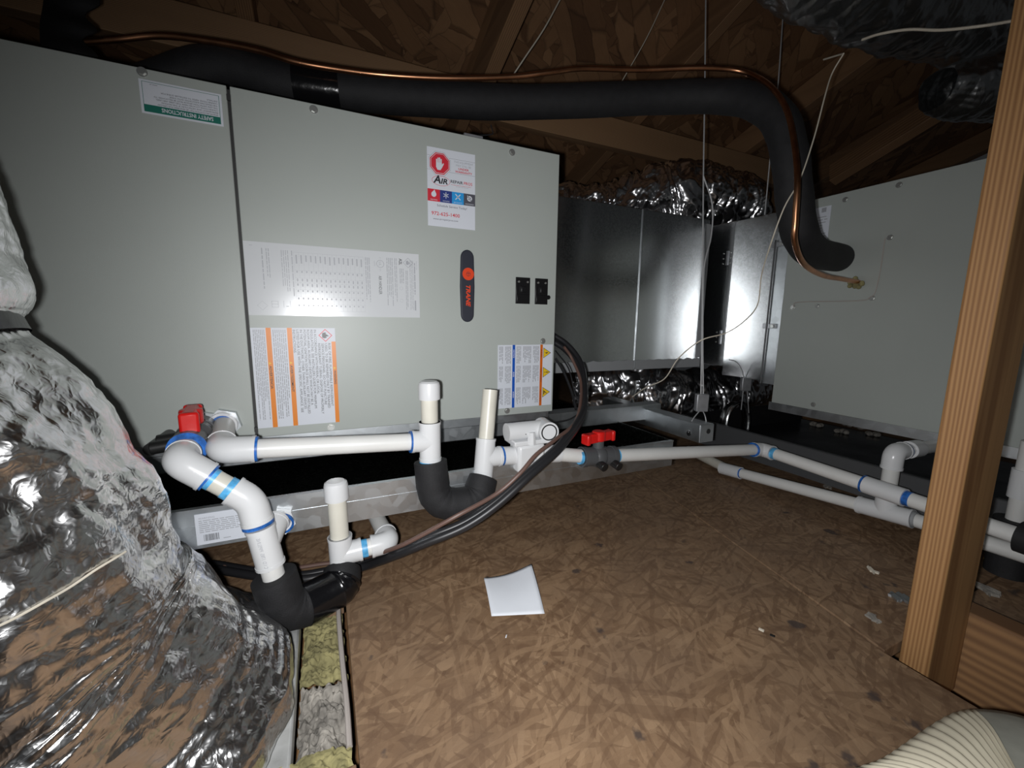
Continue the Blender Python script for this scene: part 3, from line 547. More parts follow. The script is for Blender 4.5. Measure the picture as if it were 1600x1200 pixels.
# thin hanging wires under the roof
def wire(pts, r_, m, name, label, cat='wire', grp=None, n=6):
    b = MB(); b.tube(spline(pts, 6), r_, n); return tag(b.build(name, m), label, cat, grp)
wire([at(880, -10, Y=1.0), at(850, 45, Y=1.02), at(820, 90, Y=1.05), at(800, 120, Y=1.08)], .0018, M['wireb'], 'loose_wire', 'thin white wire slanting down above the middle of the near cabinet')
wire([at(1043, -10, Y=1.0), at(1010, 60, Y=1.03), at(970, 130, Y=1.08)], .0014, M['wireb'], 'loose_wire', 'thin pale wire slanting down behind the copper tube, middle of the roof')
wire([at(1545, -6, X=1.35), at(1318, 85, X=1.05)][:0] or [at(1318, 84, X=.92), at(1300, 115, X=.92), at(1289, 150, X=.90), at(1272, 215, X=.88), at(1250, 280, X=.85), at(1225, 325, X=.83), at(1203, 385, X=.84), at(1190, 430, X=.88), at(1184, 475, X=.90), at(1165, 500, X=.86), at(1135, 520, X=.80), at(1095, 532, X=.74), at(1060, 560, X=.74), at(1038, 592, X=.74), at(1010, 605, X=.74), at(988, 620, X=.74)], .0013, M['wireb'], 'thermostat_wire', 'long beige wire hanging from the roof and sweeping across both plenums')
wire([at(1318, 84, X=.92), at(1310, 86, X=.93), at(1287, 93, X=.95)], .0016, M['wireb'], 'loose_wire', 'short brown wire end beside the upper right foil duct')
wire([at(1347, 62, X=.95), at(1375, 53, X=.95), at(1420, 46, X=.96), at(1470, 47, X=.97), at(1530, 41, X=.98), at(1580, 33, X=1.0), at(1640, 22, X=1.02)], .0022, M['wireb'], 'white_cord', 'white cord lying across the foil duct at upper right', 'cord')
wire([at(742, 212, Y=.86), at(768, 210, Y=.86), at(769, 203, Y=.86), at(767, 195, Y=.86)], .0012, M['cableb'], 'loose_wire', 'short dark wire end on the top edge of the near cabinet')

# ------------------------------------------------------------------ PVC drain lines
RP, RF = .01335, .0170
def pipe(a, b, parent, m='pvc', r_=RP, name='pipe'): return MB().cyl(a, b, r_, n=28).build(name, M[m], parent)
def elbow(c, a, b, parent, la=.027, lb=.027, m='pvcfit', r_=RF, k=.020):
    c, a, b = V(c), V(a).normalized(), V(b).normalized()
    e = MB().tube(fillet([c+a*la, c, c+b*lb], k, 8), r_, 28); e.cyl(c+a*la, c+a*(la-.004), r_+.0008, n=28); e.cyl(c+b*lb, c+b*(lb-.004), r_+.0008, n=28)
    return e.build('elbow', M[m], parent)
def tee(c, d, s_, parent, l0=.03, l1=.03, ls=.03, m='pvcfit', r_=RF, name='tee'):
    c, d, s_ = V(c), V(d).normalized(), V(s_).normalized(); b = MB().cyl(c-d*l0, c+d*l1, r_, n=28); b.cyl(c, c+s_*ls, r_, n=28)
    for p_, q in ((c-d*l0, d), (c+d*l1, -d), (c+s_*ls, -s_)): b.cyl(p_, p_+q*.004, r_+.0008, n=28)
    return b.build(name, M[m], parent)
def primer(p_, d, parent, ln=.006, m='primer', r_=None, name='primer_ring'):
    p_, d = V(p_), V(d).normalized(); return MB().ring(p_-d*ln*.3, p_+d*ln*.7, (r_ or RF)+.0004 if False else (r_ or RP)+.0006, (r_ or RP)-.002).build(name, M[m], parent)
def brim(p_, d, parent, m='primer', ln=.0028):
    p_, d = V(p_), V(d).normalized(); return MB().ring(p_, p_+d*ln, RF+.0004, RP-.001).build('primer_ring', M[m], parent)
def cap(p_, d, parent):
    p_, d = V(p_), V(d).normalized(); return MB().tube([p_, p_+d*.022, p_+d*.0265, p_+d*.029], [RF, RF, RF*.93, RF*.72], 28).build('cap', M['pvcfit'], parent)
def insul(pts, parent, r_=.0265, m='foam', name='foam_sleeve', fr_=.05):
    pa = fillet(pts, fr_, 10); n = len(pa); return MB().tube(pa, [r_*(1+.02*math.sin(i*2.1)) for i in range(n)], 28).build(name, M[m], parent)
def hexnut(p_, d, r_, ln, parent, m='pvcfit', name='hex_adapter'):
    return MB().cyl(p_, V(p_)+V(d).normalized()*ln, r_, n=6).build(name, M[m], parent)

# --- line 1: right-hand port of the near unit, along the cabinet, over the trap, away to the right and along the far unit
L1 = thing('condensate_drain_line', (.3, .64, .13), 'long white plastic drain line with float switch and red valve along both units', 'drain pipe')
port = V((-.149, .78, .262)); e1 = at(345, 704, Y=.640)
hexnut(port, (0, -1, 0), .024, .012, L1, 'galvd'); MB().ring(port+V((0, -.012, 0)), port+V((0, -.022, 0)), .0195, .0135).build('threaded_collar', M['pvcfit'], L1)
d0 = (port-e1).normalized(); pipe(port+V((0, -.01, 0)), e1+d0*.02, L1, 'pvcgrey', .0150)
primer(port+V((0, -.0225, 0)), (0, -1, 0), L1, .004, 'primer', .0150)
t1 = at(672, 689, Y=.640); dx = (t1-e1).normalized()
elbow(e1, d0, dx, L1, .034, .040, r_=.0180); brim(e1+dx*.040, dx, L1)
pipe(e1+dx*.03, t1-dx*.02, L1); brim(t1-dx*.0325, dx, L1)
up1 = V((0, 0, 1)); tee(t1, up1, -dx, L1, .032, .032, .030)
pipe(t1+up1*.025, t1+up1*.075, L1, 'pvcold'); cap(t1+up1*.069, up1, L1); 
t2 = at(757, 715, Y=.650); up2 = (at(764, 612, Y=.665)-at(753, 745, Y=.645)).normalized()
tee(t2, up2, (1, 0, -.03), L1, .040, .034, .030)
pipe(t2+up2*.02, at(766, 609, Y=.668), L1, 'pvcold'); 
MB().cyl(at(766, 609, Y=.668), at(766, 609, Y=.668)+up2*.0004, .0105, n=24).build('pipe_bore', M['capb'], L1)
brim(t1-up1*.032, (0, 0, -1), L1, 'primerl', .004)
insul([t1-up1*.034, t1-up1*.108+V((.004, -.008, 0)), t1-up1*.112+V((.075, -.012, 0)), t2-up2*.036], L1, .0265, fr_=.062)
# float switch
fs = at(822, 714, Y=.648); dxr = V((1, 0, -.03)).normalized()
brim(t2+dxr*.031, dxr, L1)
MB().cyl(t2+dxr*.031, fs+dxr*.07, .0165, n=28).build('switch_port', M['pvcfit'], L1)
fsw = MB().obox(fs+V((.002, 0, .003)), ((1, 0, 0), (0, 1, 0), (0, 0, 1)), (.027, .021, .026)).build('float_switch', M['pvcfit'], L1, bevel=.006)
for dx_ in (-.024, .024): MB().cyl(fs+V((dx_, -.018, .0295)), fs+V((dx_, -.018, .0365)), .005, n=12).build('switch_screw', M['pvcfit'], fsw)
MB().obox(fs+V((0, 0, .033)), ((1, 0, 0), (0, 1, 0), (0, 0, 1)), (.034, .0235, .0045)).build('switch_flange', M['pvcfit'], fsw, bevel=.002)
ftop = fs+V((.004, -.004, .052)); fb = MB().cyl(ftop+V((-.046, 0, 0)), ftop+V((.026, 0, 0)), .0158, n=28); fb.build('switch_cross_tube', M['pvcfit'], fsw)
MB().cyl(ftop+V((.032, .014, -.001)), ftop+V((.026, -.026, -.001)), .0182, n=28).build('switch_cap', M['pvcfit'], fsw)
cdir = V((-.006, -.04, 0)).normalized(); cc = ftop+V((.026, -.026, -.001)); MB().ring(cc, cc+cdir*.0008, .0150, .0128).build('cap_ring', M['capb'], fsw)
MB().cyl(fs+V((.0, -.020, .030)), fs+V((.0, -.020, .052)), .0085, .0065, n=8).build('cable_gland', M['pvcfit'], fsw)
S = Sheet(fs+V((.002, -.0212, -.012)), (1, 0, 0), (0, 0, 1), .022, .016)
S.rect(0, .007, .018, .010, M['grey'], 'small_print'); S.dashes(0, .011, .010, .016, 2, M['grey'], .4); S.dashes(0, .003, .014, .006, 1, M['grey'], .5)
S.put(fsw)
# right valve and run
v1 = at(934, 713, Y=.642); e2 = at(1190, 702, Y=.640); pd = (e2-v1).normalized()
pipe(fs+dxr*.06, v1-pd*.02, L1); primer(v1-pd*.038, -pd, L1, .010, 'primerl')
vb = MB().cyl(v1-pd*.040, v1+pd*.040, .0185, n=24); vb.cyl(v1-pd*.040, v1-pd*.030, .0200, n=24); vb.cyl(v1+pd*.030, v1+pd*.040, .0200, n=24); vb.ball(v1, .022, 16, 10); vb.cyl(v1, v1+V((0, 0, .034)), .011, n=16)
vb = vb.build('ball_valve', M['valve'], L1)
hd = MB(); hp = v1+V((0, 0, .040)); hd.obox(hp, ((1, .15, 0), (-.15, 1, 0), (0, 0, 1)), (.036, .0085, .0095)); hd.cyl(hp-V((0, 0, .008)), hp+V((0, 0, .012)), .0135, n=18)
for s_ in (-1, 1): hd.obox(hp+V((s_*.033, s_*.005, -.001)), ((1, .15, 0), (-.15, 1, 0), (0, 0, 1)), (.0045, .0105, .0105))
hd.build('handle', M['redh'], vb, bevel=.003)
for s_ in (-.006, .029): 
    q = v1+pd*s_+V((0, -.012, -.010)); MB().cyl(q, q+V((.002, -.018, -.004)), .0085, n=18).build('service_cap', M['capb'], vb, bevel=.001); MB().cyl(q+V((0, .004, 0)), q+V((0, -.004, -.001)), .0068, n=12).build('service_stub', M['zinc'], vb)
primer(v1+pd*.040, pd, L1, .012, 'primerl')
pipe(v1+pd*.03, e2-pd*.01, L1)
upe = at(1540, 822, X=.955); g1 = at(1382, 767, X=.965); g1.x = .965
e2 = V(e2); d2 = (g1-e2).normalized()
elbow(e2, -pd, d2, L1, .030, .030); brim(e2-pd*.031, -pd, L1); primer(e2+d2*.030, d2, L1, .014, 'primerl')
pipe(e2+d2*.02, g1-d2*.02, L1)
g2 = at(1592, 838, X=.955); d3 = (g2-g1).normalized()
MB().cyl(g1-d2*.032, g1+d3*.032, RF, n=28).build('coupling', M['pvcfit'], L1); brim(g1-d2*.033, -d2, L1); primer(g1+d3*.032, d3, L1, .013, 'primer')
pipe(g1, g2, L1); MB().tube([g2, g2+d3*.06, g2+d3*.3], .024, 24).build('foam_sleeve', M['foam'], L1)

# --- line 2: lower pipe on the floor with riser to the far unit
L2 = thing('condensate_drain_line', (1.03, .5, .012), 'lower white plastic drain pipe lying on the floor with a riser to the far unit', 'drain pipe')
XL = 1.020; q0 = at(1075, 714, X=XL+.06); q1 = at(1130, 732, X=XL); q2 = at(1382, 799, X=XL); q3 = at(1600, 868, X=XL)
for q in (q0, q1, q2, q3): q.z = max(q.z, .0175)
dl = (q2-q1).normalized(); pipe(q0, q1+dl*.02, L2, 'pvcold'); MB().cyl(q1-dl*.005, q1+dl*.055, .0165, n=28).build('coupling', M['pvcfit'], L2); primer(q1+dl*.055, dl, L2, .005, 'primer')
pipe(q1, q2, L2); tee(q2, dl, (0, 0, 1), L2, .045, .045, .036, r_=.0175); dl2 = (q3-q2).normalized(); MB().ring(q2+dl*.045, q2+dl*.050, .0145, .012).build('pipe_dope', M['mastic'], L2)
pipe(q2+dl*.03, q3+dl2*.25, L2)
rt = at(1399, 706, X=XL+.004); rt.y = q2.y; rt.x = q2.x
pipe(q2+V((0, 0, .02)), rt-V((0, 0, .01)), L2); pr = V((1, 0, -.04)).normalized()
elbow(rt, (0, 0, -1), pr, L2, .034, .034); pipe(rt+pr*.02, rt+pr*.10, L2); brim(rt+pr*.034, pr, L2)
MB().cyl(rt+pr*.055, rt+pr*.095, .0175, n=28).build('coupling', M['pvcfit'], L2); pipe(rt+pr*.09, V((XB-.001, rt.y, rt.z-.008)), L2)
# riser stub seen at the right frame edge
L4 = thing('drain_standpipe', at(1608, 760, X=1.02), 'short white plastic standpipe cut by the right frame edge', 'drain pipe')
q = at(1612, 700, X=1.08); pipe(V((q.x, q.y, .10)), V((q.x, q.y, .24)), L4); MB().cyl((q.x, q.y, .14), (q.x, q.y, .19), RF, n=24).build('coupling', M['pvcfit'], L4)
MB().tube([(q.x, q.y, .10), (q.x, q.y, .06), (q.x+.0, q.y, .0)], .027, 24).build('foam_sleeve', M['foam'], L4)

# --- line 3: left-hand port with the near red valve, angled down into the taped trap
L3 = thing('condensate_drain_line', (-.1, .6, .02), 'white plastic drain pipe with near red valve angling down to a black taped trap', 'drain pipe')
pl = at(319, 663, Y=.78); ev = at(279, 721, Y=.598); dv = (pl-ev).normalized()
hexnut(pl, (0, -1, 0), .024, .010, L3, 'galvd', 'lock_nut'); MB().cyl(pl, pl-dv*.03, .0165, n=24).build('threaded_collar', M['pvcfit'], L3)
va, vz = pl-dv*.028, ev+dv*.050
vb = MB().cyl(va, vz, .0195, n=24); vb.cyl(va, va-dv*.020, .0215, n=24); vb.cyl(vz, vz+dv*.022, .0220, n=24); vm = (va+vz)/2; vb.ball(vm, .0235, 16, 10); vb.cyl(vm, vm+V((0, 0, .030)), .011, n=16)
vb = vb.build('ball_valve', M['valve'], L3); MB().ring(vz-dv*.001, vz+dv*.0015, .0222, .0140).build('primer_ring', M['primer'], L3)
for k in (-.022, .012):
    q = vm-dv*k+V((-.012, 0, -.002)); MB().cyl(q, q+V((-.034, -.003, -.003)), .0088, n=18).build('service_cap', M['capb'], vb, bevel=.001)
hd = MB(); hp = vm+V((0, 0, .032))-dv*.006; sy_ = V((dv.x-.08, dv.y, 0)).normalized(); sx_ = V((sy_.y, -sy_.x, 0))
hd.obox(hp, (sx_, sy_, (0, 0, 1)), (.0085, .034, .0125)); hd.cyl(hp-V((0, 0, .010)), hp+V((0, 0, .012)), .0140, n=18)
for s_ in (-1, 1): hd.obox(hp+sy_*(s_*.030)-V((0, 0, .002)), (sx_, sy_, (0, 0, 1)), (.0112, .0050, .0145))
hd.build('handle', M['redh'], vb, bevel=.0035)
pipe(vz+dv*.01, ev+dv*.015, L3, 'pvcgrey', .0140)
e4 = at(393, 782, Y=.592); da = (e4-ev).normalized(); elbow(ev, dv, da, L3, .030, .036, r_=.0182); brim(ev+da*.036, da, L3, 'primer')
pipe(ev+da*.03, e4, L3, 'pvcold'); MB().ring(ev+da*.039, ev+da*.044, RP+.0004, RP-.001).build('primer_ring', M['primerl'], L3)
tt = at(414, 851, Y=.589); bt = at(428, 905, Y=.587); db = (bt-e4).normalized()
el = elbow(e4, -da, db, L3, .026, .030, r_=.0180, k=.018); MB().ring(e4-da*.034, e4-da*.0262, RP+.0010, RP-.001).build('primer_ring', M['primerl'], L3)
MB().ring(e4+db*.030, e4+db*.0345, .0186, .013).build('primer_ring', M['primer'], L3)
tb = V((.25, 1, .35)).normalized(); tee(tt, db, tb, L3, .026, .030, .042, name='tee')
S = Sheet(tt+db*.030+V((-.004, -.0182, 0)), -db, (1, 0, 0), .05, .01)
S.text('PVC I D 1785  PIPELINE', .0, .0, .0060, M['grey'], fit=.048)
S.put(L3)
pf = at(440, 812, Y=.647); hexnut(pf, (0, -1, 0), .019, .011, L3, 'pvcfit'); MB().cyl(pf, (tt+tb*.036), .0152, n=24).build('branch_stub', M['pvcfit'], L3); MB().ring(pf+V((0, -.011, 0)), pf+V((0, -.015, -.001)), .0168, .0140).build('primer_ring', M['primer'], L3)
pipe(tt+db*.02, tt+db*.06, L3); 
r3 = at(533, 866, Y=.640); up3 = V((-.02, 0, 1)).normalized()
ta, tz = tt+db*.046, r3-up3*.026
m1 = at(448, 968, Y=.585); m2 = at(535, 965, Y=.620)
m1.z = max(m1.z, .030); m2.z = max(m2.z, .032)
insul([ta, m1, m2, tz], L3, .0275, fr_=.050)
pa = fillet([ta, m1, m2, tz], .050, 10); i0, i1 = int(len(pa)*.42), int(len(pa)*.88)
MB().tube(pa[i0:i1], [.0288*(1+.03*math.sin(i*2.6)) for i in range(i1-i0)], 28).build('tape_wrap', M['tape'], L3)
tee(r3, up3, (1, 0, .06), L3, .030, .030, .030); pipe(r3+up3*.02, r3+up3*.100, L3, 'pvcold'); cap(r3+up3*.090, up3, L3)
bx = V((1, 0, .06)).normalized(); primer(r3+bx*.030, bx, L3, .012, 'primerl'); ec = r3+bx*.072; pipe(r3+bx*.02, ec, L3)
elbow(ec, -bx, (-.10, 1, .02), L3, .028, .028); pipe(ec+V((-.10, 1, .02))*.02, ec+V((-.10, 1, .02))*.22, L3)

# ------------------------------------------------------------------ refrigerant lines
sl = [V((-.75, 1.02, .80)), V((-.35, 1.00, .80)), at(330, 105, Y=.97), at(460, 132, Y=.95), at(640, 152, Y=.92), at(800, 160, Y=.88), at(1000, 154, Y=.80), at(1110, 151, Y=.72), at(1175, 158, Y=.65), at(1217, 188, Y=.60), at(1234, 245, Y=.575), at(1241, 310, Y=.565), at(1250, 365, Y=.565), at(1272, 394, X=1.02), at(1315, 404, X=XB+.02)]
sl[-2].y = max(sl[-2].y, .55)
SU = thing('suction_line', (.5, .75, .80), 'thick black foam insulated pipe running over the near unit and down to the far one', 'pipe')
ps = spline(sl, 10); MB().tube(ps, [.033*(1+.015*math.sin(i*.7)) for i in range(len(ps))], 32).build('foam_sleeve', M['foam'], SU)
i0 = min(range(len(ps)), key=lambda i: (ps[i]-at(473, 134, Y=.945)).length); MB().tube(ps[i0-1:i0+4], .0345, 32).build('tape_band', M['tape'], SU)
cu = [(120, 66, .98), (180, 62, .97), (250, 56, .96), (330, 65, .94), (400, 78, .92), (460, 96, .90), (520, 107, .89), (600, 117, .87), (700, 122, .85), (800, 120, .83), (860, 113, .81), (910, 107, .80), (1000, 109, .77), (1100, 106, .71), (1160, 112, .67), (1195, 128, .62), (1217, 150, .585), (1232, 180, .555), (1242, 230, .53)]
cp = [at(a, b, Y=c) for a, b, c in cu]
cp += [at(1246, 280, X=.785), at(1243, 340, X=.785), at(1242, 378, X=.80), at(1256, 412, X=.87), at(1285, 430, X=.98), at(1315, 436, X=1.09), at(1344, 441, X=XB+.01)]
CU = thing('copper_tube', (.5, .7, .85), 'thin bare copper tube following the black insulated pipe', 'pipe')
MB().tube(spline(cp, 8), .0052, 16).build('tube', M['copper'], CU)
sf = MB(); pe = at(1341, 441, X=XB)
for k in range(16): sf.ball(pe+V((-.004-rnd.random()*.006, rnd.uniform(-.014, .014), rnd.uniform(-.014, .010))), .0055, 7, 5)
sf.build('foam_sealant', M['wool'], CU)

# ------------------------------------------------------------------ cables drooping in front of the pan
def cable(off, r_, m, label, name='cable', tail=None):
    base = [(862, 532, .86), (885, 548, .83), (905, 575, .79), (912, 612, .735), (909, 652, .665), (877, 698, .603), (827, 744, .575), (777, 789, .57), (725, 824, .575), (662, 850, .59), (613, 870, .625)]
    pts = [at(a+off[0], b+off[1], Y=c+off[2]) for a, b, c in base]
    for p_ in pts: p_.z = max(p_.z, r_+.001)
    for a, b in ((567, 886), (510, 899), (462, 906), (400, 900), (330, 888)):
        p_ = at(a+off[0]*.5, b+off[1]*.8, Z=.012+r_); p_.y = min(p_.y, .80); pts.append(p_)
    return wire(pts, r_, M[m], name, label, 'cable', None, 14)
cable((0, 0, 0), .0068, 'cableb', 'thick black power cable drooping in front of the taped trap')
cable((2, -9, .006), .0062, 'cableb', 'second black power cable lying just above the thickest one')
cable((6, 9, .012), .0038, 'cablebr', 'thin brown control cable beside the black power cables') if 0 else None
br_ = [(864, 540, .85), (890, 560, .81), (908, 600, .75), (901, 655, .655), (870, 685, .60), (838, 710, .575), (812, 740, .563), (775, 772, .565), (712, 807, .555), (650, 841, .58), (612, 858, .61)]
pts = [at(a, b, Y=c) for a, b, c in br_]+[at(a, b, Z=.02) for a, b in ((555, 875), (505, 881), (440, 889), (350, 885))]
for p_ in pts: p_.y = min(p_.y, .80); p_.z = max(p_.z, .005)
wire(pts, .0033, M['cablebr'], 'cable', 'thin brown control cable beside the black power cables', 'cable', None, 10)
wire([at(868, 548, Y=.85), at(888, 575, Y=.80), at(897, 610, Y=.77), at(906, 640, Y=.74), at(890, 655, Y=.72), at(860, 661, Y=.69), at(835, 662, Y=.66), at(826, 668, Y=.64), at(821, 679, Y=.629)], .0016, M['cableb'], 'cable', 'thin black lead from the cable bundle to the white float switch', 'cable', None, 8)
wire([at(868, 560, Y=.85), at(880, 580, Y=.83), at(893, 612, Y=.80), at(900, 640, Y=.77)], .0030, M['cableb'], 'cable', 'short black cable hugging the right edge of the near cabinet', 'cable', None, 8)

# ------------------------------------------------------------------ foil ducts
def tri(x): return np.abs((x % 1.0)-.5)*4-1
def duct(path, rad, name, label, m, seed, nu=220, nv=360, crumple=.006, rib=.004, pitch=.035, fine=.12, irr=.0, cat='duct'):
    rs = np.random.RandomState(seed); P_ = spline(path, 12)
    seg = np.array([[p.x, p.y, p.z] for p in P_]); ln = np.r_[0, np.cumsum(np.linalg.norm(np.diff(seg, axis=0), axis=1))]
    ss = np.linspace(0, ln[-1], nv); c = np.stack([np.interp(ss, ln, seg[:, i]) for i in range(3)], 1)
    if not hasattr(rad, '__len__'): rad = [(0, rad), (1, rad)]
    rr = np.interp(ss/ln[-1], [a for a, _ in rad], [b for _, b in rad])
    tg = np.gradient(c, axis=0); tg /= np.linalg.norm(tg, axis=1)[:, None]
    a = np.array([0, 0, 1.0]) if abs(tg[0][2]) < .9 else np.array([1.0, 0, 0]); A_ = []; 
    for i in range(nv):
        a = a-tg[i]*a.dot(tg[i]); a /= np.linalg.norm(a); A_.append(a.copy())
    A_ = np.array(A_); B2 = np.cross(tg, A_); th = np.linspace(0, 2*np.pi, nu, endpoint=False)
    R_ = rr[:, None]*np.ones(nu)
    U = np.cos(th)[None, :]; W_ = np.sin(th)[None, :]; Sx = ss[:, None]
    ph = Sx/pitch+.10*np.sin(th*2+seed)[None, :]+irr*(np.sin(Sx*31+seed)+.8*np.sin(Sx*53+2*np.sin(th)[None, :])+.5*np.sin(th*5+Sx*40))
    R_ = R_-rib*(1-np.abs(np.sin(np.pi*ph)))**1.5*2
    px = np.broadcast_to(U*rr[:, None], R_.shape); py = np.broadcast_to(W_*rr[:, None], R_.shape); pz = np.broadcast_to(Sx, R_.shape)
    for k in range(9):
        d = rs.normal(size=3); d /= np.linalg.norm(d); fq = rs.uniform(6, 22); wp = .35*np.sin(px*rs.uniform(10, 30)+py*rs.uniform(10, 30)+pz*rs.uniform(10, 30)+rs.uniform(0, 6))
        R_ = R_+crumple*(8/fq)*.5*tri((px*d[0]+py*d[1]+pz*d[2])*fq+wp+rs.uniform())
    for k in range(9):
        d = rs.normal(size=3); d /= np.linalg.norm(d); fq = rs.uniform(30, 80); wp = .5*np.sin(px*40+py*rs.uniform(20, 50)+pz*rs.uniform(20, 50)+rs.uniform(0, 6)); msk = np.clip(np.sin(px*9+k)+np.sin(py*8+2*k)+np.sin(pz*10+3*k), 0, 1)
        R_ = R_+crumple*fine*msk*tri((px*d[0]+py*d[1]+pz*d[2])*fq+wp)
    vv = c[:, None, :]+R_[:, :, None]*(np.cos(th)[None, :, None]*A_[:, None, :]+np.sin(th)[None, :, None]*B2[:, None, :])
    i = np.arange(nv-1)[:, None]*nu; k = np.arange(nu)[None, :]; k2_ = (k+1) % nu
    ff = np.stack([i+k, i+k2_, i+nu+k2_, i+nu+k], -1).reshape(-1, 4)
    vv = vv.reshape(-1, 3); o = V(((vv[:, 0].min()+vv[:, 0].max())/2, (vv[:, 1].min()+vv[:, 1].max())/2, vv[:, 2].min()))
    me = bpy.data.meshes.new(name); me.vertices.add(len(vv)); me.vertices.foreach_set('co', (vv-np.array(o)).astype(np.float32).ravel())
    me.loops.add(ff.size); me.loops.foreach_set('vertex_index', ff.ravel().astype(np.int32)); me.polygons.add(len(ff)); me.polygons.foreach_set('loop_start', np.arange(0, ff.size, 4, dtype=np.int32)); me.polygons.foreach_set('loop_total', np.full(len(ff), 4, dtype=np.int32))
    me.update(calc_edges=True); me.validate(); me.materials.append(m); me.shade_smooth()
    ob = bpy.data.objects.new(name, me); col.objects.link(ob); ob.location = o; ORG[ob.name] = o
    return tag(ob, label, cat), c, A_, B2, rr
D, c_, a_, b_, r_ = duct([(-.232, .490, -.03), (-.246, .485, .04), (-.290, .467, .125), (-.315, .46, .235), (-.360, .455, .375), (-.385, .455, .45), (-.47, .455, .64)],
    [(0, .150), (.030, .186), (.060, .188), (.10, .160), (.17, .164), (.23, .166), (.50, .162), (.57, .150), (.61, .140), (.65, .158), (.75, .180), (1, .182)], 'flex_duct', 'big crumpled foil flexible duct filling the lower left corner', M['foil'], 3, 460, 560, .0044, .0014, .06, fine=.085)
i = int(len(c_)*.612); MB().tube([V(c_[j]) for j in range(i-8, i+9)], [r_[i]+.004]*17, 64, cap=False).build('duct_strap', M['tape'], D)
duct([(.45, 1.30, .80), (.70, 1.28, .80), (.90, 1.24, .81), (1.08, 1.20, .85), (1.25, 1.18, .880), (1.5, 1.20, .882), (1.74, 1.30, .875)], [(0, .085), (.38, .09), (.50, .122), (.82, .124), (.93, .09), (1, .08)], 'flex_duct', 'shiny foil flexible duct humped behind the top of the near plenum', M['foild'], 5, 240, 400, .0062, .0095, .060, irr=.45)
duct([(.84, 1.24, .20), (1.0, 1.18, .18), (1.25, 1.17, .135), (1.6, 1.24, .13), (1.9, 1.36, .13)], [(0, .115), (.4, .115), (1, .12)], 'flex_duct', 'dark shiny foil duct visible below the near plenum', M['foild'], 8, 220, 340, .0065, .009, .055, irr=.45)
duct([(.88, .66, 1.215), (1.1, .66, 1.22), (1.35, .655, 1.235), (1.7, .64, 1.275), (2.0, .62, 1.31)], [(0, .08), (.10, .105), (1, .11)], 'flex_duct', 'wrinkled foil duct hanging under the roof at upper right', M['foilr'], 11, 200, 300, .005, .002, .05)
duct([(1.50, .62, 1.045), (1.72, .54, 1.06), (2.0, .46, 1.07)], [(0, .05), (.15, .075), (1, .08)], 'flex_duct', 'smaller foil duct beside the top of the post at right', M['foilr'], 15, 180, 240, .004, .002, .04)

from mathutils.bvhtree import BVHTree
_bv = BVHTree.FromPolygons([D.location+v.co for v in D.data.vertices], [tuple(p_.vertices) for p_ in D.data.polygons])
def on_duct(px, py, off=.0035):
    d = (_f+_r*((px-800)/FPX)-_u*((py-600)/FPX)).normalized(); h = _bv.ray_cast(CAM, d)
    return (h[0] if h[0] else CAM+d*.4)-d*off
wire([on_duct(x, y) for x, y in ((-60, 1010), (-20, 987), (25, 965), (70, 940), (110, 917), (150, 890), (180, 872), (196, 862))], .0009, M['wireb'], 'loose_wire', 'thin pale wire lying across the big foil duct at lower left')

# ------------------------------------------------------------------ floor opening at lower left
fb = MB().box(-.62, -.050, .388, .622, -.030, -.004).build('duct_board', M['board'], bevel=.003); tag(fb, 'whitish foil faced board in the floor opening beside the big duct', 'board')
from mathutils import noise as mn
def wool(x0, x1, y0, y1, z0, amp, m, name, label, nx=36, ny=110):
    b = MB()
    for j in range(ny+1):
        for i in range(nx+1):
            x = x0+(x1-x0)*i/nx; y = y0+(y1-y0)*j/ny; e = min(i, nx-i)/nx*2; q = V((x, y, .3))
            z = z0+amp*(mn.noise(q*45)+.6*abs(mn.noise(q*110))+.35*mn.noise(q*260))+.008*min(1, e*3)
            b.v.append((x+.004*mn.noise(q*90), y+.004*mn.noise(q*90+V((5, 0, 0))), z))
    for j in range(ny):
        for i in range(nx): k = j*(nx+1)+i; b.f.append((k, k+1, k+nx+2, k+nx+1))
    return tag(b.build(name, m, angle=180), label, 'insulation', kind='stuff')
wool(-.047, .006, .505, .632, -.026, .012, M['wool'], 'glass_wool', 'yellow glass wool showing in the floor gap')
wool(-.047, .006, .402, .505, -.030, .017, M['woolg'], 'dirty_wool', 'grey dirty insulation crumbs in the floor gap')
wool(-.13, .006, .370, .402, -.012, .010, M['wool'], 'glass_wool', 'yellow glass wool strip at the near end of the floor gap', 90, 30)
wire([(.004, .640, .001), (.001, .60, .002), (.002, .52, -.003), (.004, .45, -.006), (.004, .40, -.010)], .0032, M['cableg'], 'cable', 'pale grey cable along the edge of the floor gap', 'cable', None, 8)

# ------------------------------------------------------------------ loose things on the floor
pc = [at(756, 904, Z=.014), at(830, 882, Z=.022), at(851, 960, Z=.001), at(768, 964, Z=.001)]
b = MB(); n = 14
for i in range(n+1):
    for j in range(n+1):
        u, v = i/n, j/n; p_ = (pc[0]*(1-u)+pc[1]*u)*(1-v)+(pc[3]*(1-u)+pc[2]*u)*v
        b.v.append(tuple(p_+V((0, 0, .0012-.006*math.sin(math.pi*u)*(1-v)*.9+.004*math.sin(math.pi*v)*u*0+.003*math.sin(math.pi*v)))))
for i in range(n):
    for j in range(n): a = i*(n+1)+j; b.f.append((a, a+1, a+n+2, a+n+1))
tag(b.build('paper_sheet', M['paper'], solid=.0003), 'blank white paper sheet curling on the strand board floor', 'paper')
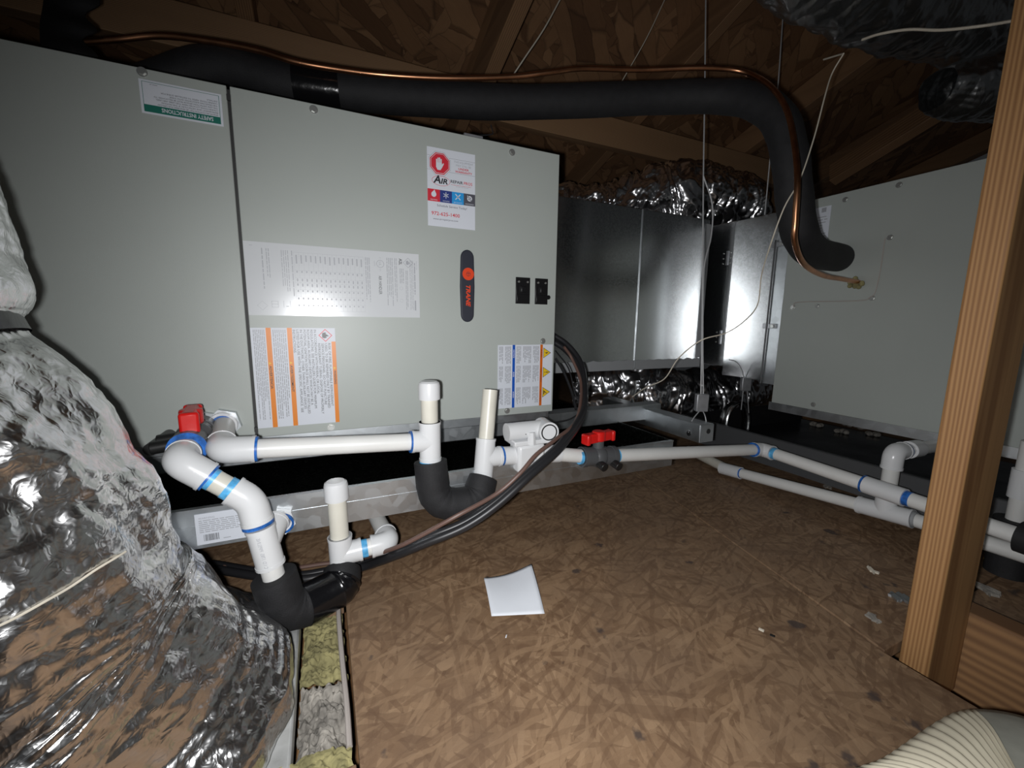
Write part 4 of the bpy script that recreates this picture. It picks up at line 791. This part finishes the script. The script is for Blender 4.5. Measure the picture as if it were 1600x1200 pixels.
# ribbed pad at the bottom right
pad = thing('ribbed_pad', (.55, .10, .0), 'cream ribbed pad with a smooth grey patch in the bottom right corner', 'pad')
edge = [at(x, y, Z=.055) for x, y in ((1270, 1225), (1335, 1196), (1375, 1182), (1410, 1160), (1450, 1132), (1490, 1110), (1525, 1104), (1565, 1107), (1610, 1118), (1680, 1145))]
es = spline(edge, 18); ce_ = at(1640, 1330, Z=.06); b = MB(); nn = len(es); mrow = 12
for j in range(mrow+1):
    for i, e in enumerate(es):
        t_ = j/mrow; p_ = e.lerp(ce_, t_*.85); rise = .014*math.sin(min(1, t_*2.2)*math.pi/2)-.003
        fl_ = 1 if i < nn*.66 else 0
        b.v.append(tuple(p_+V((0, 0, rise+fl_*.0017*math.cos(i*math.pi*.3333)*min(1, t_*6+.3)))))
for j in range(mrow):
    for i in range(nn-1): a = j*nn+i; b.f.append((a, a+1, a+nn+1, a+nn))
o_ = len(b.v)
for e in es: b.v.append((e.x, e.y, .004))
for i in range(nn-1): b.f.append((o_+i, o_+i+1, i+1, i))
half = int(nn*.66)
fa, fb_ = [], []
for f in b.f: (fa if min(q % nn if q < o_ else q-o_ for q in f) < half else fb_).append(f)
m1_, m2_ = MB(), MB(); m1_.v = b.v; m1_.f = fa; m2_.v = b.v; m2_.f = fb_
m1_.build('ribbed_part', M['pad'], pad, angle=180); m2_.build('smooth_part', M['padg'], pad, angle=180)
# scraps
for px, py, sz, mt, lb in ((1405, 937, .010, 'galvd', 'crumpled bit of foil on the floor just left of the post'), (1366, 968, .006, 'woolg', 'small white fluff on the floor left of the post foot'), (1187, 986, .004, 'wireb', 'tiny yellow chip on the floor in front of the seam'), (1363, 892, .006, 'wireb', 'pale wood splinter on the floor before the lower pipe'), (1209, 995, .0035, 'capb', 'tiny black crumb on the floor near the board seam'), (790, 993, .0025, 'paper', 'tiny white crumb on the floor in front of the paper'), (1295, 762, .008, 'woolg', 'grey fluff on the floor between the two right pipes'), (1540, 925, .010, 'woolg', 'pale torn scrap on the dark floor right of the post')):
    q = at(px, py, Z=0); b = MB()
    for k in range(6 if sz > .005 else 1): b.obox(q+V((rnd.uniform(-sz, sz), rnd.uniform(-sz, sz), sz*.3)), ((rnd.uniform(-1, 1), 1, .1), (1, rnd.uniform(-.3, .3), .2), (0, .2, 1)), (sz*.8, sz*.35, sz*.22))
    tag(b.build('floor_scrap', M[mt], smooth=False), lb, 'scrap')
wire([at(1537, 872, Z=.004), at(1560, 878, Z=.004), at(1597, 891, Z=.004)], .0022, M['yellow'], 'loose_wire', 'short yellow wire on the floor behind the post')
# black strap hanging at the upper left
b = MB(); sp_ = spline([at(112, -20, Y=.98), at(108, 20, Y=.97), at(104, 50, Y=.95), at(106, 85, Y=.93)], 5); wv = V((.030, 0, 0))
b.add([p_-wv for p_ in sp_]+[p_+wv*(.9+.3*math.sin(i)) for i, p_ in enumerate(sp_)], [(i, i+1, len(sp_)+i+1, len(sp_)+i) for i in range(len(sp_)-1)])
tag(b.build('hanging_strap', M['foam'], solid=.003), 'black strap hanging above the upper left of the near cabinet', 'strap')
